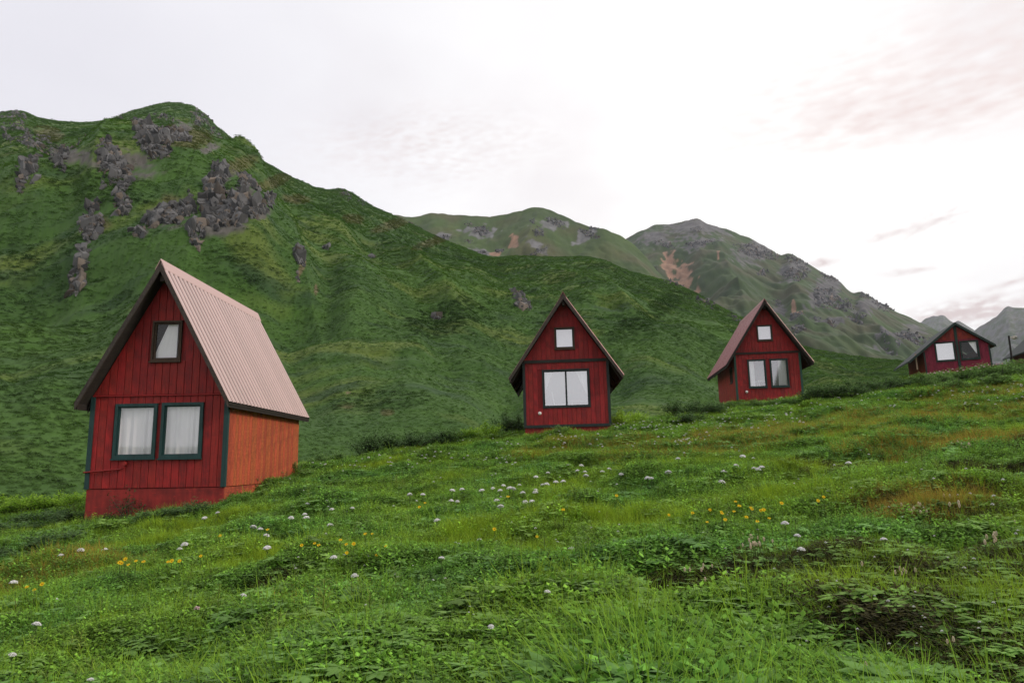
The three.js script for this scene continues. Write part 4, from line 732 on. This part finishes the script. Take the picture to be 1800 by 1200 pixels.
line('mid', [[955, 768, 34, 18], [985, 766, 36, 20], [1020, 763, 38, 24], [1060, 758, 38, 26], [1030, 757, 26, 16]], 'grey green bush hiding the foot of the middle cabin', 'bushes at the foot of the middle cabin');
line('bright', [[1092, 752, 44, 34], [1120, 748, 38, 26]], 'bright bush right of the middle cabin', 'bright bushes right of the middle cabin');
line('dark', [[1190, 738, 50, 36], [1225, 735, 54, 36], [1258, 732, 40, 28], [1215, 748, 56, 26]], 'dark shrub in the clump left of the third cabin', 'clump left of the third cabin');
line('mid', [[1290, 722, 40, 18], [1325, 720, 40, 18], [1360, 718, 40, 18], [1395, 716, 40, 18]], 'low bush at the foot of the third cabin', 'bushes at the foot of the third cabin');
line('dark', [[1435, 708, 48, 32], [1468, 704, 48, 32], [1500, 700, 48, 32], [1530, 696, 48, 30], [1562, 690, 46, 28], [1592, 684, 44, 26]], 'dark shrub in the hedge right of the third cabin', 'hedge right of the third cabin');
line('mid', [[1625, 682, 46, 26], [1660, 678, 48, 28], [1695, 675, 50, 30], [1730, 672, 50, 32], [1765, 668, 50, 32], [1797, 664, 50, 32], [1750, 680, 50, 24], [1680, 688, 50, 24]], 'leafy shrub in the hedge below the low magenta cabin', 'hedge below the low magenta cabin');
console.log('shrubs');
// ---- flowers
function umbelParts(seed, col, n = 46, rad = 0.036) { const R = rng(seed), h = new Geo(), s = new Geo();
  for (let i = 0; i < n; i++) { const a = i * 2.4, t = Math.sqrt(i / n), q = 0.85 + R() * 0.3; h.octa(Math.cos(a) * t * rad, 0.022 * (1 - t * t) + R() * 0.006, Math.sin(a) * t * rad, 0.0075 * (0.8 + R() * 0.5), [col[0] * q, col[1] * q, col[2] * q], 0.8); if (i % 6 === 0) s.stick(V3(0, -0.05, 0), V3(Math.cos(a) * t * rad, 0.0, Math.sin(a) * t * rad), 0.0012, 0.001, [0.09, 0.14, 0.04], 3); }
  return { head: h.build(), stalks: s.build() }; }
const stemGeo = (() => { const g = new Geo(); g.stick(V3(0.02, -1, 0.01), V3(0, -0.45, 0), 0.0035, 0.003, [0.08, 0.13, 0.035], 5); g.stick(V3(0, -0.45, 0), V3(0, -0.045, 0), 0.003, 0.002, [0.08, 0.13, 0.035], 5); return g.build(); })();
const stemLeaves = (() => { const g = new Geo(); for (let k = 0; k < 6; k++) { const d = unit(k * 1.57 + (k % 2) * 3.1, 0.35); g.leaf(V3(0, -0.9 + k * 0.1, 0), d, sideOf(d), 0.08 - k * 0.006, 0.018, 0.02, [0.075, 0.14, 0.05]); } return g.build(); })();
const whites = [1, 2, 3].map((k) => umbelParts(k, [0.8, 0.79, 0.8])), pinks = [4, 5].map((k) => umbelParts(k, [0.72, 0.5, 0.55], 40, 0.03));
const daisy = [6, 7].map((k) => { const R = rng(k), g = new Geo(), m = new Geo(); for (let i = 0; i < 11; i++) { const d = unit(i / 11 * 6.283 + R() * 0.2, 0.25 + R() * 0.3); g.leaf(V3(0, 0, 0), d, sideOf(d), 0.026, 0.0062, 0.004, [0.8, 0.5 + R() * 0.12, 0.02]); } for (let i = 0; i < 12; i++) { const t = Math.sqrt(i / 12) * 0.007; m.octa(Math.cos(i * 2.4) * t, 0.004, Math.sin(i * 2.4) * t, 0.003, [0.5, 0.25, 0.02]); } return { petals: g.build(), centre: m.build() }; });
const spike = [8, 9].map((k) => { const R = rng(k), g = new Geo(); for (let i = 0; i < 34; i++) { const t = i / 34, r = 0.0115 * Math.sin(Math.PI * (0.12 + 0.8 * t)); g.octa(Math.cos(i * 2.4) * r, t * 0.058 - 0.01, Math.sin(i * 2.4) * r, 0.006 * (0.7 + R() * 0.5), [0.66 + R() * 0.1, 0.62, 0.42 + R() * 0.08]); } return g.build(); });
let fl = 0;
function flower(kind, px, py, label, group, lift = 0.3) {
  const p = groundHit(px, py, lift), d = rayDir(px, py), t0 = Math.hypot(p.x, p.z) / Math.hypot(d.x, d.z), head = d.multiplyScalar(t0), near_ = clamp(head.length() / 7, 0.72, 1.7);
  const name = { white: 'white_flower', pink: 'pink_flower', yellow: 'yellow_flower', cream: 'cream_flower' }[kind], f = thing(name, label, 'flower', group), i = fl++;
  const h = Math.max(0.1, head.y - p.y); f.position.copy(p);
  const lean = V3(head.x - p.x, 0, head.z - p.z), s = near_ * (0.7 + 0.28 * ((i * 37 % 10) / 10));
  const st = part('stem', stemGeo, leafMat, f); st.position.set(lean.x, h, lean.z); st.scale.set(near_, h * 1.08, near_);
  if (kind === 'white' || kind === 'pink') { const v = (kind === 'white' ? whites : pinks)[i % (kind === 'white' ? 3 : 2)], hd = part('flower_head', v.head, petalMat, f); hd.position.set(lean.x, h, lean.z); hd.scale.setScalar(s); hd.rotation.set(0.25 * Math.sin(i), i, 0.25 * Math.cos(i * 1.7)); part('flower_stalks', v.stalks, leafMat, hd); const lv = part('stem_leaves', stemLeaves, leafMat, f); lv.position.set(lean.x, h, lean.z); lv.scale.set(near_, h, near_); lv.rotation.y = i; }
  else if (kind === 'yellow') { const v = daisy[i % 2], hd = part('petals', v.petals, petalMat, f); hd.position.set(lean.x, h, lean.z); hd.scale.setScalar(s * 0.95); hd.rotation.set(0.7 + 0.3 * Math.sin(i), i, 0); part('flower_centre', v.centre, petalMat, hd); }
  else { const hd = part('flower_spike', spike[i % 2], petalMat, f); hd.position.set(lean.x, h, lean.z); hd.scale.setScalar(s * 0.72); }
  return f;
}
const flowers = (kind, list, label, group, lift) => list.forEach(([x, y]) => flower(kind, x, y, label, group, lift));
flowers('white', [[106, 977], [141, 968], [183, 967]], 'white flower head in the row of three under the left shrubs', 'row of three white flowers', 0.3);
flower('white', 97, 1056, 'white double flower head in the lower left corner area');
flower('white', 63, 1099, 'white flower head lowest of the pair near the left edge');
flowers('white', [[23, 1025], [21, 1152]], 'small white flower right at the left edge', 'white flowers at the left edge');
flowers('white', [[324, 958], [359, 911], [382, 902], [315, 966]], 'white flower head below the nearest cabin front', 'white flowers below the nearest cabin');
flowers('white', [[445, 927], [457, 931], [468, 942], [469, 964], [511, 911], [535, 905], [538, 911], [580, 924], [583, 896], [540, 886]], 'white flower head on the slope below the orange side wall', 'white flowers below the orange side wall');
flower('white', 586, 981, 'large white flower head alone on the left grass');
flower('white', 427, 1048, 'white split flower head on the lower left grass');
flower('white', 158, 1196, 'white flower head cut by the bottom edge');
flowers('pink', [[346, 1071], [375, 1090], [389, 1094], [339, 1104]], 'pale pink flower head on the lower left grass', 'pale pink flowers on the left', 0.2);
flower('white', 768, 916, 'white flower head on the middle slope above three others');
flower('white', 776, 982, 'white flower head below the middle of the meadow'); flower('white', 843, 950, 'white flower head left of the orange yellow flower');
flower('white', 1005, 966, 'white flower head right of the orange yellow flower'); flower('white', 962, 1041, 'white flower head on a tall bare stem in the dark hollow', null, 0.35);
flower('white', 863, 1102, 'white loose flower head in the dark hollow at the bottom'); flower('white', 623, 1013, 'small white flower left of the dark hollow');
flowers('pink', [[999, 1141], [981, 1158]], 'pinkish flower head near the bottom centre', 'pinkish flowers at the bottom centre', 0.2);
flowers('white', [[720, 870], [743, 870], [793, 881], [804, 882], [795, 863], [812, 861], [619, 894]], 'white flower head in the loose left end of the middle drift', 'in the loose left end of the middle drift', 0.3);
flowers('white', [[847, 863], [866, 859], [879, 863], [896, 859], [902, 860], [919, 867], [942, 862], [941, 866], [923, 883], [935, 882], [873, 881], [880, 891], [954, 853], [961, 852], [977, 848], [885, 854], [913, 853], [990, 847]], 'white flower head in the dense heart of the middle drift', 'in the dense heart of the middle drift', 0.3);
flowers('white', [[963, 832], [998, 818], [1022, 819], [1015, 828], [1028, 830], [1030, 837], [1059, 830], [1071, 825], [1092, 834], [942, 839]], 'white flower head in the upper row nearest the middle cabin', 'in the upper row nearest the middle cabin', 0.3);
flowers('white', [[1138, 841], [1192, 807], [1175, 831], [1273, 830], [1294, 819], [1306, 803], [1269, 848], [1145, 842]], 'white flower head scattered below the third cabin', 'white flowers below the third cabin', 0.3);
flowers('white', [[1326, 824], [1339, 823], [1333, 826]], 'white flower head in the tight group right of the scatter', 'tight group of white flowers', 0.3);
flower('white', 1492, 815, 'white flower head on the tall pale plant in the right meadow', null, 0.4);
flower('white', 1380, 921, 'tall white flower head highest in the right foreground', null, 0.42); flower('white', 1402, 943, 'white flower head just below the tallest right foreground flower', null, 0.4);
flower('white', 1554, 949, 'white flat flower head alone in the right foreground', null, 0.3); flower('white', 1409, 967, 'small white flower under the right foreground pair', null, 0.3);
flowers('yellow', [[53, 155], [145, 138], [205, 150], [225, 190], [272, 147], [280, 95], [337, 177], [366, 133], [412, 142], [428, 138], [395, 200], [457, 183], [130, 203], [523, 103], [715, 90], [745, 70], [300, 118], [210, 158], [360, 126]].map(([a, b]) => [1200 + a / 3, 850 + b / 3]), 'yellow flower in the cluster on the right meadow', 'yellow flower cluster on the right', 0.36);
flowers('yellow', [[630, 415], [660, 398], [640, 420], [715, 408], [755, 412], [675, 428], [885, 412], [905, 408], [945, 408], [1057, 382], [1158, 275], [1410, 243]].map(([a, b]) => [a / 3, 850 + b / 3]), 'yellow flower in the strip below the nearest cabin', 'yellow flowers below the nearest cabin', 0.4);
flowers('yellow', [[140, 545], [180, 560], [220, 530]].map(([a, b]) => [a / 3, 850 + b / 3]), 'yellow flower beside the rusty patch at the left', 'yellow flowers by the left rusty patch', 0.34);
flowers('yellow', [[1590, 325], [1658, 315], [1680, 325], [1795, 297], [1825, 320], [1865, 317], [1828, 365], [1925, 265], [1962, 265], [1985, 378], [2035, 332]].map(([a, b]) => [a / 3, 850 + b / 3]), 'yellow flower on the middle left meadow', 'yellow flowers on the middle left', 0.38);
flower('yellow', 944, 943, 'large orange yellow flower alone in the middle meadow', null, 0.36);
flowers('yellow', [[869, 930], [737, 891], [747, 884], [893, 873], [990, 896], [1084, 871], [1176, 905]], 'small yellow flower scattered over the middle slope', 'scattered yellow flowers', 0.36);
const R9 = rng(99);
for (const [cx, cy, w, h, n, label] of [[1333, 952, 27, 12, 18, 'cream flower spike group below the right yellow flowers'], [1232, 1000, 6, 8, 3, 'cream flower spike group left of the tallest white flower'], [1584, 1006, 10, 6, 5, 'cream flower spike group under the lone flat white flower'], [1740, 950, 18, 12, 9, 'cream flower spike group near the right edge of the heath'], [1604, 896, 26, 8, 10, 'cream flower spike group beside the small rusty patch'], [1690, 785, 20, 6, 10, 'cream flower spike group highest up on the right slope'], [1500, 782, 24, 4, 8, 'cream flower spike group in the long rusty band'], [1660, 880, 30, 12, 6, 'cream flower spike group scattered above the dark heath']]) flowers('cream', Array.from({ length: n }, () => [cx + (R9() * 2 - 1) * w, cy + (R9() * 2 - 1) * h]), label, 'cream flower spikes: ' + label.slice(25), 0.2);
flowers('cream', [[1252, 996], [1204, 1003], [1213, 1003], [1277, 1008], [1516, 993], [1497, 1048], [1523, 1170], [1505, 1190], [1402, 1180], [1677, 1126], [1666, 1130], [1610, 1004], [1437, 1034], [1785, 920], [1240, 1020]], 'single cream flower spike standing in the dark right foreground', 'single cream spikes', 0.2);
flowers('pink', Array.from({ length: 22 }, (_, i) => [1632 + i * 6.3 + 2 * Math.sin(i * 5), 657 - i * 0.85 + 2.5 * Math.sin(i * 3.3)]), 'pale pink flower in the row before the low magenta cabin', 'pink flowers before the low magenta cabin', 0.95);
{ // the countless small white blossoms farther off
  const F = new Field('small_white_blossom', 'tiny white blossoms scattered near the cabins', 'blossom', umbelParts(31, [0.72, 0.72, 0.72], 16, 0.03).head, petalMat);
  for (const [x0, x1, y0, y1, n] of [[1100, 1420, 705, 760, 190], [1420, 1800, 665, 720, 150], [540, 920, 765, 830, 120], [930, 1250, 745, 790, 110], [500, 1200, 830, 1100, 80], [1200, 1800, 780, 1150, 90]]) for (let i = 0; i < n; i++) { const px = lerp(x0, x1, rp()), py = lerp(y0, y1, rp()) - (px - x0) / (x1 - x0) * 10, p = groundHit(px, py, 0.25); if (!inCabin(p.x, p.z)) F.add(p.x, p.y + 0.25, p.z, clamp(p.length() / 14, 0.3, 1.7) * rr(0.5, 0.95), rr(0, 6), [1, 1, 1], 0.3); }
  F.build();
}
console.log('flowers');
renderer.render(scene, camera);
